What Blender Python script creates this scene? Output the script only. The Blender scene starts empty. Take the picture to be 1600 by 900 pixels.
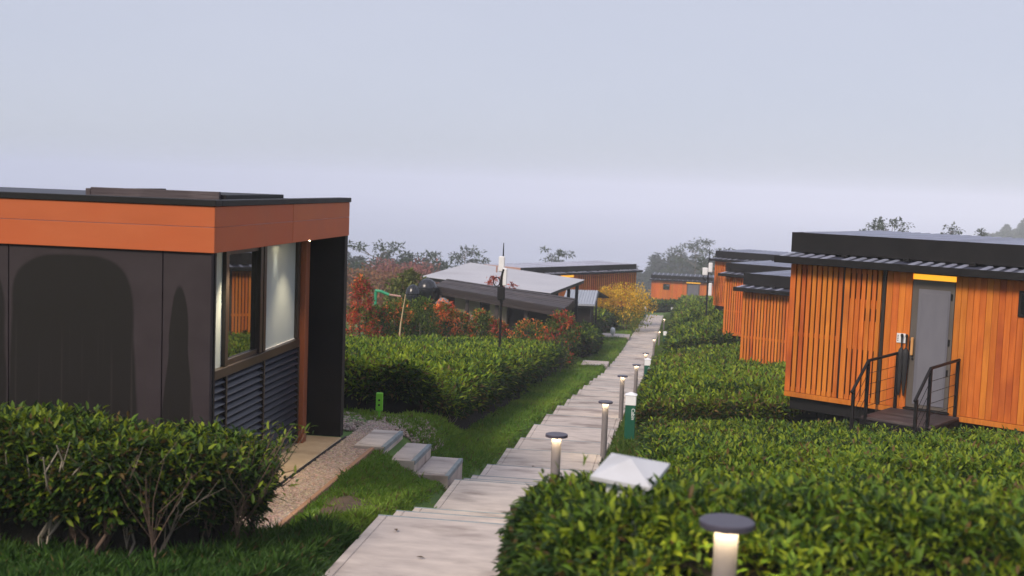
import bpy, math, random
import numpy as np
from mathutils import Vector, Matrix, Quaternion

SC = bpy.context.scene
COL = SC.collection
rnd = random.Random(7)
RNG = np.random.default_rng(11)

# ------------------------------------------------------------------ camera
FPX = 1900.0
CAM_Z = 10.0
YAW, PITCH, ROLL = math.radians(7.75), math.radians(4.84), 0.0367
cz = Vector((0, 0, 1))
r0 = Vector((math.cos(YAW), math.sin(YAW), 0))
f0 = Vector((-math.sin(YAW), math.cos(YAW), 0))
fw = f0 * math.cos(PITCH) - cz * math.sin(PITCH)
up1 = cz * math.cos(PITCH) + f0 * math.sin(PITCH)
cr = r0 * math.cos(ROLL) + up1 * math.sin(ROLL)
cu = up1 * math.cos(ROLL) - r0 * math.sin(ROLL)
cam_data = bpy.data.cameras.new('camera')
cam = bpy.data.objects.new('camera', cam_data)
COL.objects.link(cam)
cam.matrix_world = Matrix(((cr.x, cu.x, -fw.x, 0), (cr.y, cu.y, -fw.y, 0), (cr.z, cu.z, -fw.z, CAM_Z), (0, 0, 0, 1)))
cam_data.sensor_width = 36
cam_data.lens = 36 * FPX / 1600
cam_data.clip_start = 0.1
cam_data.clip_end = 9000
cam_data.dof.use_dof = True
cam_data.dof.focus_distance = 18.5
cam_data.dof.aperture_fstop = 2.4
SC.camera = cam

# ------------------------------------------------------------------ sky and sun
SUN_DIR = Vector((-0.45, -0.89, 0)).normalized()
SUN_EL = math.radians(38)
SUN_AZ = math.atan2(SUN_DIR.x, SUN_DIR.y)
world = bpy.data.worlds.new("World")
SC.world = world
world.use_nodes = True
wn, wl = world.node_tree.nodes, world.node_tree.links
wn.clear()
wout = wn.new('ShaderNodeOutputWorld')
wbg = wn.new('ShaderNodeBackground')
sky = wn.new('ShaderNodeTexSky')
sky.sky_type = 'NISHITA'
sky.sun_disc = False
sky.sun_elevation = SUN_EL
sky.sun_rotation = SUN_AZ
sky.altitude = 1200
sky.air_density = 1.0
sky.dust_density = 2.0
sky.ozone_density = 1.5
veil = wn.new('ShaderNodeMixRGB')           # thin even cloud veil over the whole sky
veil.inputs[0].default_value = 0.93
veil.inputs[2].default_value = (4.75, 4.98, 6.0, 1)
wl.new(sky.outputs[0], veil.inputs[1])
wtc = wn.new('ShaderNodeTexCoord'); wmp = wn.new('ShaderNodeMapping'); wmp.inputs['Scale'].default_value = (1, 1, 3.5)
wnz = wn.new('ShaderNodeTexNoise'); wnz.inputs['Scale'].default_value = 2.2; wnz.inputs['Detail'].default_value = 5; wnz.inputs['Roughness'].default_value = 0.5
wrp = wn.new('ShaderNodeValToRGB')
wrp.color_ramp.elements[0].position = 0.3; wrp.color_ramp.elements[0].color = (4.60, 4.86, 5.90, 1)
wrp.color_ramp.elements[1].position = 0.7; wrp.color_ramp.elements[1].color = (4.86, 5.08, 6.10, 1)
wl.new(wtc.outputs['Generated'], wmp.inputs['Vector']); wl.new(wmp.outputs[0], wnz.inputs['Vector'])
wl.new(wnz.outputs[0], wrp.inputs[0]); wl.new(wrp.outputs[0], veil.inputs[2])
wl.new(veil.outputs[0], wbg.inputs[0])
wbg.inputs[1].default_value = 0.1
wl.new(wbg.outputs[0], wout.inputs[0])

sun_data = bpy.data.lights.new('sun', 'SUN')
sun_data.energy = 2.6
sun_data.angle = math.radians(16)
sun_data.color = (1.0, 0.85, 0.70)
sun = bpy.data.objects.new('sun', sun_data)
COL.objects.link(sun)
sd = Vector((SUN_DIR.x * math.cos(SUN_EL), SUN_DIR.y * math.cos(SUN_EL), math.sin(SUN_EL)))
sun.rotation_euler = (-sd).to_track_quat('-Z', 'Y').to_euler()
sun.location = sd * 60

SC.view_settings.view_transform = 'Standard'
SC.view_settings.look = 'None'
SC.view_settings.gamma = 1
SC.cycles.volume_bounces = 6
SC.view_settings.exposure = 0.36

# ------------------------------------------------------------------ materials
def new_mat(name):
    m = bpy.data.materials.new(name)
    m.use_nodes = True
    nt = m.node_tree
    return m, nt, nt.nodes['Principled BSDF']

def setp(b, **kw):
    for k, v in kw.items():
        b.inputs[k.replace('_', ' ')].default_value = v

def ramp(nt, pts):
    r = nt.nodes.new('ShaderNodeValToRGB')
    e = r.color_ramp.elements
    while len(e) < len(pts):
        e.new(0.5)
    for i, (p, c) in enumerate(pts):
        e[i].position = p
        e[i].color = (c[0], c[1], c[2], 1)
    return r

def surf(name, c1, c2, scale=4.0, stretch=(1, 1, 1), rough=0.6, bump=0.15, bump_scale=None, metallic=0.0,
         rand=0.0, detail=6.0, spec=0.5, c3=None, spot_scale=0.7, lo=0.3, hi=0.7, coat=0.0, bdist=0.02, spot_st=None):
    """base colour noise between c1 and c2, optional third colour in large spots, per-object variation"""
    m, nt, b = new_mat(name)
    N, L = nt.nodes, nt.links
    tc = N.new('ShaderNodeTexCoord')
    mp = N.new('ShaderNodeMapping')
    mp.inputs['Scale'].default_value = stretch
    info = N.new('ShaderNodeObjectInfo')
    off = N.new('ShaderNodeVectorMath'); off.operation = 'SCALE'
    off.inputs[0].default_value = (13.1, 7.7, 5.3)
    L.new(info.outputs['Random'], off.inputs['Scale'])
    add = N.new('ShaderNodeVectorMath'); add.operation = 'ADD'
    L.new(tc.outputs['Object'], add.inputs[0]); L.new(off.outputs[0], add.inputs[1])
    L.new(add.outputs[0], mp.inputs['Vector'])
    n1 = N.new('ShaderNodeTexNoise')
    n1.inputs['Scale'].default_value = scale
    n1.inputs['Detail'].default_value = detail
    n1.inputs['Roughness'].default_value = 0.62
    L.new(mp.outputs[0], n1.inputs['Vector'])
    r = ramp(nt, [(lo, c1), (hi, c2)])
    L.new(n1.outputs[0], r.inputs[0])
    col = r.outputs[0]
    if c3 is not None:
        n3 = N.new('ShaderNodeTexNoise')
        n3.inputs['Scale'].default_value = spot_scale
        n3.inputs['Detail'].default_value = 5
        if spot_st:
            mp3 = N.new('ShaderNodeMapping'); mp3.inputs['Scale'].default_value = spot_st
            L.new(add.outputs[0], mp3.inputs['Vector']); L.new(mp3.outputs[0], n3.inputs['Vector'])
        else:
            L.new(add.outputs[0], n3.inputs['Vector'])
        r3 = ramp(nt, [(0.52, (0, 0, 0)), (0.70, (1, 1, 1))])
        L.new(n3.outputs[0], r3.inputs[0])
        mx = N.new('ShaderNodeMixRGB')
        mx.inputs[2].default_value = (c3[0], c3[1], c3[2], 1)
        L.new(r3.outputs[0], mx.inputs[0]); L.new(col, mx.inputs[1])
        col = mx.outputs[0]
    if rand > 0:
        hs = N.new('ShaderNodeHueSaturation')
        mr = N.new('ShaderNodeMapRange')
        mr.inputs[3].default_value = 1 - rand; mr.inputs[4].default_value = 1 + rand
        L.new(info.outputs['Random'], mr.inputs[0])
        L.new(mr.outputs[0], hs.inputs['Value'])
        mr2 = N.new('ShaderNodeMapRange')
        mr2.inputs[3].default_value = 0.5 - rand * 0.06; mr2.inputs[4].default_value = 0.5 + rand * 0.06
        mlt = N.new('ShaderNodeMath'); mlt.operation = 'MULTIPLY'; mlt.inputs[1].default_value = 7.31
        fr = N.new('ShaderNodeMath'); fr.operation = 'FRACT'
        L.new(info.outputs['Random'], mlt.inputs[0]); L.new(mlt.outputs[0], fr.inputs[0])
        L.new(fr.outputs[0], mr2.inputs[0]); L.new(mr2.outputs[0], hs.inputs['Hue'])
        L.new(col, hs.inputs['Color'])
        col = hs.outputs[0]
    L.new(col, b.inputs['Base Color'])
    if bump > 0:
        n2 = N.new('ShaderNodeTexNoise')
        n2.inputs['Scale'].default_value = bump_scale or scale * 4
        n2.inputs['Detail'].default_value = 4
        L.new(mp.outputs[0], n2.inputs['Vector'])
        bp = N.new('ShaderNodeBump')
        bp.inputs['Strength'].default_value = bump
        bp.inputs['Distance'].default_value = bdist
        L.new(n2.outputs[0], bp.inputs['Height'])
        L.new(bp.outputs[0], b.inputs['Normal'])
    rr = N.new('ShaderNodeMapRange')
    rr.inputs[3].default_value = max(0.02, rough - 0.1); rr.inputs[4].default_value = min(1, rough + 0.1)
    L.new(n1.outputs[0], rr.inputs[0]); L.new(rr.outputs[0], b.inputs['Roughness'])
    setp(b, Metallic=metallic)
    b.inputs['Specular IOR Level'].default_value = spec
    b.inputs['Coat Weight'].default_value = coat
    return m

def glow(name, col, strength):
    m, nt, b = new_mat(name)
    setp(b, Base_Color=(*col, 1), Emission_Color=(*col, 1), Emission_Strength=strength, Roughness=0.4)
    return m

def leaf_mat(name, rough=0.5, trans=0.3, spec=0.22):
    m, nt, b = new_mat(name)
    N, L = nt.nodes, nt.links
    at = N.new('ShaderNodeAttribute'); at.attribute_name = 'tint'
    L.new(at.outputs['Color'], b.inputs['Base Color'])
    setp(b, Roughness=rough)
    b.inputs['Specular IOR Level'].default_value = spec
    tr = N.new('ShaderNodeBsdfTranslucent')
    hs = N.new('ShaderNodeHueSaturation'); hs.inputs['Value'].default_value = 1.3; hs.inputs['Hue'].default_value = 0.485
    L.new(at.outputs['Color'], hs.inputs['Color']); L.new(hs.outputs[0], tr.inputs['Color'])
    mix = N.new('ShaderNodeMixShader'); mix.inputs[0].default_value = trans
    L.new(b.outputs[0], mix.inputs[1]); L.new(tr.outputs[0], mix.inputs[2])
    L.new(mix.outputs[0], N['Material Output'].inputs['Surface'])
    return m

M = {}
M['teak'] = surf('oiled_orange_teak', (0.49, 0.122, 0.015), (0.66, 0.196, 0.030), 2.2, (9, 9, 0.7), 0.55, 0.2, rand=0.13, c3=(0.38, 0.092, 0.018), spot_scale=0.9, spec=0.25)
M['teak_dark'] = surf('weathered_teak', (0.22, 0.07, 0.025), (0.34, 0.125, 0.048), 2.2, (9, 9, 0.7), 0.6, 0.2, rand=0.3)
M['teak_red'] = surf('red_brown_teak', (0.47, 0.112, 0.016), (0.62, 0.172, 0.028), 2.2, (9, 9, 0.7), 0.55, 0.2, rand=0.14, spec=0.25)
M['black'] = surf('black_painted_steel', (0.006, 0.006, 0.007), (0.012, 0.011, 0.012), 3, (1, 1, 1), 0.55, 0.05, spec=0.25)
M['void'] = surf('dark_cavity_board', (0.010, 0.008, 0.007), (0.022, 0.017, 0.014), 3, (1, 1, 1), 0.85, 0.05)
M['roof'] = surf('dark_blue_roof_sheet', (0.022, 0.024, 0.040), (0.036, 0.040, 0.062), 1.2, (3, 1, 1), 0.5, 0.04, metallic=0.1, spec=0.35, rand=0.05)
M['eave_sheet'] = surf('slate_blue_eave_sheet', (0.055, 0.060, 0.095), (0.08, 0.087, 0.13), 1.2, (3, 1, 1), 0.45, 0.04, metallic=0.1)
M['roof_rib'] = surf('highlight_toned_roof_rib', (0.30, 0.32, 0.42), (0.40, 0.42, 0.52), 2.5, (3, 1, 1), 0.42, 0.03, metallic=0.25, rand=0.15)  # ribs much paler than the sheet; their highlights are put into this colour
M['door_frame'] = surf('taupe_steel_frame', (0.085, 0.072, 0.064), (0.11, 0.096, 0.086), 2, (1, 1, 1), 0.5, 0.03)
M['door'] = surf('grey_door_leaf', (0.125, 0.125, 0.155), (0.16, 0.16, 0.19), 1.5, (2, 2, 0.6), 0.45, 0.03)
M['handle_wood'] = surf('light_wood_handle', (0.55, 0.27, 0.09), (0.66, 0.36, 0.14), 6, (3, 3, 1), 0.4, 0.05)
M['yellow_light'] = glow('warm_yellow_light_strip', (1.0, 0.47, 0.03), 0.85)
M['white_paint'] = surf('white_painted_board', (0.72, 0.72, 0.74), (0.80, 0.80, 0.82), 3, (1, 1, 1), 0.45, 0.02)
M['ink'] = surf('dark_ink', (0.02, 0.02, 0.05), (0.03, 0.03, 0.06), 3, (1, 1, 1), 0.6, 0)
M['fascia'] = surf('orange_fascia_board', (0.44, 0.100, 0.034), (0.515, 0.126, 0.045), 1.6, (0.5, 1, 1.5), 0.55, 0.06, rand=0.04, c3=(0.48, 0.10, 0.032), spot_scale=0.9, spec=0.25)
M['post_orange'] = surf('rust_brown_post', (0.20, 0.060, 0.026), (0.27, 0.085, 0.038), 2, (2, 2, 0.4), 0.5, 0.05)
M['frame_dark'] = surf('dark_bronze_window_frame', (0.022, 0.017, 0.015), (0.034, 0.026, 0.022), 3, (1, 1, 1), 0.35, 0.03)
M['louvre'] = surf('navy_louvre_blade', (0.012, 0.014, 0.026), (0.020, 0.024, 0.042), 2, (1, 1, 1), 0.35, 0.03, rand=0.1, metallic=0.2)
M['concrete_warm'] = surf('tan_concrete_plinth', (0.34, 0.25, 0.165), (0.46, 0.36, 0.25), 3.5, (1, 1, 1), 0.75, 0.2, c3=(0.24, 0.17, 0.11), spot_scale=1.6)
M['slab'] = surf('worn_grey_pink_concrete', (0.40, 0.345, 0.32), (0.55, 0.48, 0.44), 3.0, (0.9, 2.2, 1), 0.72, 0.22, rand=0.1, c3=(0.24, 0.195, 0.175), spot_scale=1.6, lo=0.32, hi=0.66, spot_st=(0.9, 2.0, 1))
M['slab_edge'] = surf('blue_grey_step_edge', (0.16, 0.20, 0.22), (0.26, 0.30, 0.32), 8, (1, 1, 1), 0.7, 0.15, rand=0.1)
M['slab_seam'] = surf('dark_slab_joint', (0.12, 0.105, 0.10), (0.18, 0.16, 0.155), 8, (1, 1, 1), 0.9, 0)
M['bollard_post'] = surf('grey_powder_coated_post', (0.17, 0.155, 0.165), (0.21, 0.19, 0.20), 5, (1, 1, 1), 0.5, 0.03)
M['bollard_cap'] = surf('dark_violet_grey_cap', (0.050, 0.044, 0.066), (0.075, 0.066, 0.095), 5, (1, 1, 1), 0.45, 0.03)
M['led'] = glow('warm_led_ring', (1.0, 0.78, 0.44), 68.0)
M['cap_white'] = surf('weathered_white_cap', (0.50, 0.51, 0.55), (0.58, 0.59, 0.63), 5, (1, 1, 1), 0.5, 0.04, c3=(0.44, 0.44, 0.46), spot_scale=4)
M['sign_green'] = surf('bottle_green_enamel', (0.006, 0.075, 0.045), (0.010, 0.10, 0.062), 4, (1, 1, 1), 0.4, 0.02)
M['sign_white'] = surf('opal_white_lamp_head', (0.78, 0.79, 0.82), (0.84, 0.85, 0.88), 4, (1, 1, 1), 0.4, 0.01)
M['lime'] = surf('lime_green_plastic', (0.16, 0.52, 0.02), (0.20, 0.62, 0.03), 4, (1, 1, 1), 0.5, 0.02)
M['grey_roof'] = surf('pale_grey_flat_roof', (0.41, 0.41, 0.45), (0.48, 0.48, 0.52), 0.8, (1, 1, 1), 0.6, 0.05, c3=(0.38, 0.375, 0.41), spot_scale=0.35)
M['dark_plank'] = surf('dark_stained_plank', (0.026, 0.018, 0.020), (0.052, 0.038, 0.040), 1.5, (0.5, 9, 9), 0.6, 0.25, rand=0.35, c3=(0.085, 0.066, 0.068), spot_scale=1.3)
M['dark_fascia'] = surf('blackened_fascia_board', (0.016, 0.011, 0.012), (0.030, 0.021, 0.022), 1.5, (0.5, 6, 6), 0.65, 0.2, rand=0.2)
M['beige'] = surf('beige_plaster', (0.40, 0.31, 0.25), (0.48, 0.39, 0.32), 1.5, (1, 1, 1), 0.8, 0.05)
M['corrugated'] = surf('grey_corrugated_sheet', (0.36, 0.39, 0.45), (0.46, 0.49, 0.55), 1.2, (1, 1, 1), 0.45, 0.03, metallic=0.3)
M['pink_board'] = surf('faded_pink_brown_board', (0.36, 0.20, 0.16), (0.44, 0.25, 0.21), 1.5, (1, 1, 1), 0.6, 0.03)
M['tank'] = surf('glossy_black_tank_plastic', (0.012, 0.013, 0.018), (0.020, 0.022, 0.03), 2, (1, 1, 1), 0.25, 0.02)
M['cowl'] = surf('grey_cowl_metal', (0.16, 0.15, 0.165), (0.22, 0.21, 0.225), 2, (1, 1, 1), 0.45, 0.02)
M['green_pipe'] = surf('green_pvc_pipe', (0.02, 0.26, 0.13), (0.03, 0.32, 0.17), 3, (1, 1, 1), 0.4, 0.02)
M['umbrella'] = surf('black_umbrella_cloth', (0.012, 0.012, 0.014), (0.022, 0.022, 0.025), 6, (1, 1, 0.3), 0.7, 0.2)
M['bark_pale'] = surf('pale_grey_bark', (0.20, 0.165, 0.13), (0.36, 0.31, 0.25), 9, (1, 1, 0.3), 0.85, 0.5, rand=0.2)
M['bark'] = surf('brown_bark', (0.075, 0.050, 0.034), (0.15, 0.105, 0.072), 9, (1, 1, 0.3), 0.9, 0.5, rand=0.2)
M['straw_wood'] = surf('peeled_pale_wood', (0.48, 0.34, 0.19), (0.60, 0.45, 0.27), 9, (1, 1, 0.3), 0.8, 0.3)
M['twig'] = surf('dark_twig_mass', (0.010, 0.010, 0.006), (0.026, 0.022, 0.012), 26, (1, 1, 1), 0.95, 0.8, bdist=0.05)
M['far_core'] = surf('inner_foliage_mass', (0.035, 0.06, 0.018), (0.06, 0.095, 0.028), 20, (1, 1, 1), 0.95, 0.8, bdist=0.05)
M['leaf'] = leaf_mat('tea_leaf')
M['leaf_far'] = leaf_mat('tree_leaf', 0.6, 0.25, 0.2)
M['grass'] = leaf_mat('grass_blade', 0.55, 0.3, 0.25)
M['soil'] = surf('brown_garden_soil', (0.045, 0.03, 0.02), (0.09, 0.06, 0.04), 5, (1, 1, 1), 0.95, 0.5)
M['timber_edge'] = surf('weathered_timber_edging', (0.26, 0.14, 0.085), (0.36, 0.21, 0.13), 3, (6, 0.7, 6), 0.8, 0.2)
M['pebble'] = surf('grey_brown_pebble', (0.24, 0.19, 0.16), (0.42, 0.35, 0.31), 14, (1, 1, 1), 0.8, 0.1)

def attr_mat(name, rough):
    m, nt, b = new_mat(name)
    at = nt.nodes.new('ShaderNodeAttribute'); at.attribute_name = 'tint'
    nt.links.new(at.outputs['Color'], b.inputs['Base Color'])
    setp(b, Roughness=rough)
    return m
M['gravel'] = attr_mat('mixed_gravel', 0.8)

def ground_material():
    m, nt, b = new_mat('grassy_ground')
    N, L = nt.nodes, nt.links
    tc = N.new('ShaderNodeTexCoord')
    n1 = N.new('ShaderNodeTexNoise'); n1.inputs['Scale'].default_value = 1.3; n1.inputs['Detail'].default_value = 8
    L.new(tc.outputs['Object'], n1.inputs['Vector'])
    r = ramp(nt, [(0.3, (0.05, 0.105, 0.018)), (0.55, (0.09, 0.17, 0.03)), (0.75, (0.15, 0.16, 0.05))])
    L.new(n1.outputs[0], r.inputs[0])
    n2 = N.new('ShaderNodeTexNoise'); n2.inputs['Scale'].default_value = 60; n2.inputs['Detail'].default_value = 3
    L.new(tc.outputs['Object'], n2.inputs['Vector'])
    bp = N.new('ShaderNodeBump'); bp.inputs['Strength'].default_value = 0.6; bp.inputs['Distance'].default_value = 0.03
    L.new(n2.outputs[0], bp.inputs['Height']); L.new(bp.outputs[0], b.inputs['Normal'])
    L.new(r.outputs[0], b.inputs['Base Color'])
    setp(b, Roughness=0.95)
    return m
M['ground'] = ground_material()
M['haze_sheet'] = surf('pale_lavender_haze_tint', (0.345, 0.385, 0.50), (0.38, 0.42, 0.54), .01, (1, 1, 1), 1.0, 0, spec=0.0)  # far haze tone put into the colour of an added sheet

def wall_panel_material():
    """grey-brown cladding with darker damp patches: broad tombstone, narrow bullet, sliver; faint dried run marks"""
    m, nt, b = new_mat('damp_stained_cladding')
    N, L = nt.nodes, nt.links
    geo = N.new('ShaderNodeNewGeometry')
    sp = N.new('ShaderNodeSeparateXYZ')
    nz = N.new('ShaderNodeTexNoise'); nz.inputs['Scale'].default_value = 2.2; nz.inputs['Detail'].default_value = 3
    L.new(geo.outputs['Position'], nz.inputs['Vector'])
    wob = N.new('ShaderNodeVectorMath'); wob.operation = 'SCALE'; wob.inputs['Scale'].default_value = 0.05
    L.new(nz.outputs['Color'], wob.inputs[0])
    ad = N.new('ShaderNodeVectorMath'); ad.operation = 'ADD'
    L.new(geo.outputs['Position'], ad.inputs[0]); L.new(wob.outputs[0], ad.inputs[1])
    L.new(ad.outputs[0], sp.inputs[0])
    def mth(op, a, bb=None, c=None):
        n = N.new('ShaderNodeMath'); n.operation = op
        for i, v in enumerate((a, bb, c)):
            if v is None: continue
            if isinstance(v, (int, float)): n.inputs[i].default_value = v
            else: L.new(v, n.inputs[i])
        return n.outputs[0]
    X, Z = sp.outputs['X'], sp.outputs['Z']
    def patch(xc, w, ztop, hz, flare, p):
        # superellipse cap above z=ztop-hz, straight flaring sides below
        zc = ztop - hz
        below = mth('MAXIMUM', mth('SUBTRACT', zc, Z), 0.0)
        hw = mth('ADD', w, mth('MULTIPLY', below, flare))
        xx = mth('DIVIDE', mth('ABSOLUTE', mth('SUBTRACT', X, xc)), hw)
        zz = mth('DIVIDE', mth('MAXIMUM', mth('SUBTRACT', Z, zc), 0.0), hz)
        s = mth('ADD', mth('POWER', xx, p), mth('POWER', zz, p))
        mr = N.new('ShaderNodeMapRange'); mr.interpolation_type = 'SMOOTHSTEP'
        mr.inputs[1].default_value = 0.90; mr.inputs[2].default_value = 1.08
        mr.inputs[3].default_value = 1.0; mr.inputs[4].default_value = 0.0
        L.new(s, mr.inputs[0])
        return mr.outputs[0]
    pa = patch(-5.17, 0.56, 9.285, 0.50, 0.045, 3.2)
    pb = patch(-4.195, 0.085, 9.06, 0.55, 0.10, 2.1)
    pc = patch(-6.3, 0.50, 9.25, 0.5, 0.03, 3.0)
    mk = mth('MAXIMUM', mth('MAXIMUM', pa, pb), pc)
    st = N.new('ShaderNodeMapping'); st.inputs['Scale'].default_value = (26, 1, 0.35)
    L.new(geo.outputs['Position'], st.inputs['Vector'])
    n2 = N.new('ShaderNodeTexNoise'); n2.inputs['Scale'].default_value = 1.0; n2.inputs['Detail'].default_value = 2
    L.new(st.outputs[0], n2.inputs['Vector'])
    rs = ramp(nt, [(0.60, (0, 0, 0)), (0.70, (1, 1, 1))])
    L.new(n2.outputs[0], rs.inputs[0])
    low = N.new('ShaderNodeMapRange'); low.inputs[1].default_value = 8.75; low.inputs[2].default_value = 8.45
    L.new(Z, low.inputs[0])
    runs = mth('MULTIPLY', mth('MULTIPLY', rs.outputs[0], low.outputs[0]), 0.6)
    n4 = N.new('ShaderNodeTexNoise'); n4.inputs['Scale'].default_value = 5; n4.inputs['Detail'].default_value = 6
    L.new(geo.outputs['Position'], n4.inputs['Vector'])
    base = ramp(nt, [(0.3, (0.031, 0.023, 0.027)), (0.7, (0.039, 0.030, 0.034))])
    L.new(n4.outputs[0], base.inputs[0])
    mx = N.new('ShaderNodeMixRGB'); mx.inputs[2].default_value = (0.010, 0.0085, 0.008, 1)
    L.new(mk, mx.inputs[0]); L.new(base.outputs[0], mx.inputs[1])
    mx2 = N.new('ShaderNodeMixRGB'); mx2.inputs[2].default_value = (0.034, 0.028, 0.027, 1)
    L.new(runs, mx2.inputs[0]); L.new(mx.outputs[0], mx2.inputs[1])
    L.new(mx2.outputs[0], b.inputs['Base Color'])
    setp(b, Roughness=0.65)
    b.inputs['Specular IOR Level'].default_value = 0.25
    return m
M['panel'] = wall_panel_material()

def glass_material():
    m, nt, b = new_mat('dark_reflective_glass')
    setp(b, Base_Color=(0.012, 0.014, 0.014, 1), Roughness=0.015, IOR=1.7)
    b.inputs['Specular IOR Level'].default_value = 1.0
    b.inputs['Coat Weight'].default_value = 1.0
    b.inputs['Coat IOR'].default_value = 2.2
    b.inputs['Coat Roughness'].default_value = 0.01
    return m
M['glass'] = glass_material()
M['frosted'] = surf('frosted_pale_glass', (0.33, 0.385, 0.415), (0.385, 0.44, 0.465), 1.5, (1, 1, 1), 0.4, 0.01)

# ------------------------------------------------------------------ object helpers
def link(o, parent=None, loc=None, rotz=None):
    COL.objects.link(o)
    if parent is not None: o.parent = parent
    if loc is not None: o.location = loc
    if rotz is not None: o.rotation_euler = (0, 0, rotz)
    return o

def tag(o, label=None, cat=None, group=None, kind=None):
    if label: o['label'] = label
    if cat: o['category'] = cat
    if group: o['group'] = group
    if kind: o['kind'] = kind
    return o

def thing(name, label, cat, loc=(0, 0, 0), rotz=0.0, group=None):
    o = bpy.data.objects.new(name, None)
    o.empty_display_size = 0.2
    link(o, None, loc, rotz)
    return tag(o, label, cat, group)

def copy_tree(o, parent=None):
    c = o.copy(); COL.objects.link(c)
    if parent is not None: c.parent = parent
    for ch in list(o.children): copy_tree(ch, c)
    return c

def fast_mesh(name, V, loops, starts, totals, mat, colors=None, smooth=False):
    me = bpy.data.meshes.new(name)
    me.vertices.add(len(V)); me.vertices.foreach_set('co', np.ascontiguousarray(V, dtype=np.float32).ravel())
    me.loops.add(len(loops)); me.loops.foreach_set('vertex_index', np.ascontiguousarray(loops, dtype=np.int32))
    me.polygons.add(len(starts))
    me.polygons.foreach_set('loop_start', np.ascontiguousarray(starts, dtype=np.int32))
    try: me.polygons.foreach_set('loop_total', np.ascontiguousarray(totals, dtype=np.int32))
    except Exception: pass
    if colors is not None:
        ca = me.color_attributes.new('tint', 'FLOAT_COLOR', 'POINT')
        c4 = np.ones((len(V), 4), dtype=np.float32); c4[:, :3] = colors
        ca.data.foreach_set('color', c4.ravel())
    if smooth: me.polygons.foreach_set('use_smooth', np.ones(len(starts), dtype=bool))
    me.update(calc_edges=True)
    if mat: me.materials.append(mat)
    return me

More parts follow.
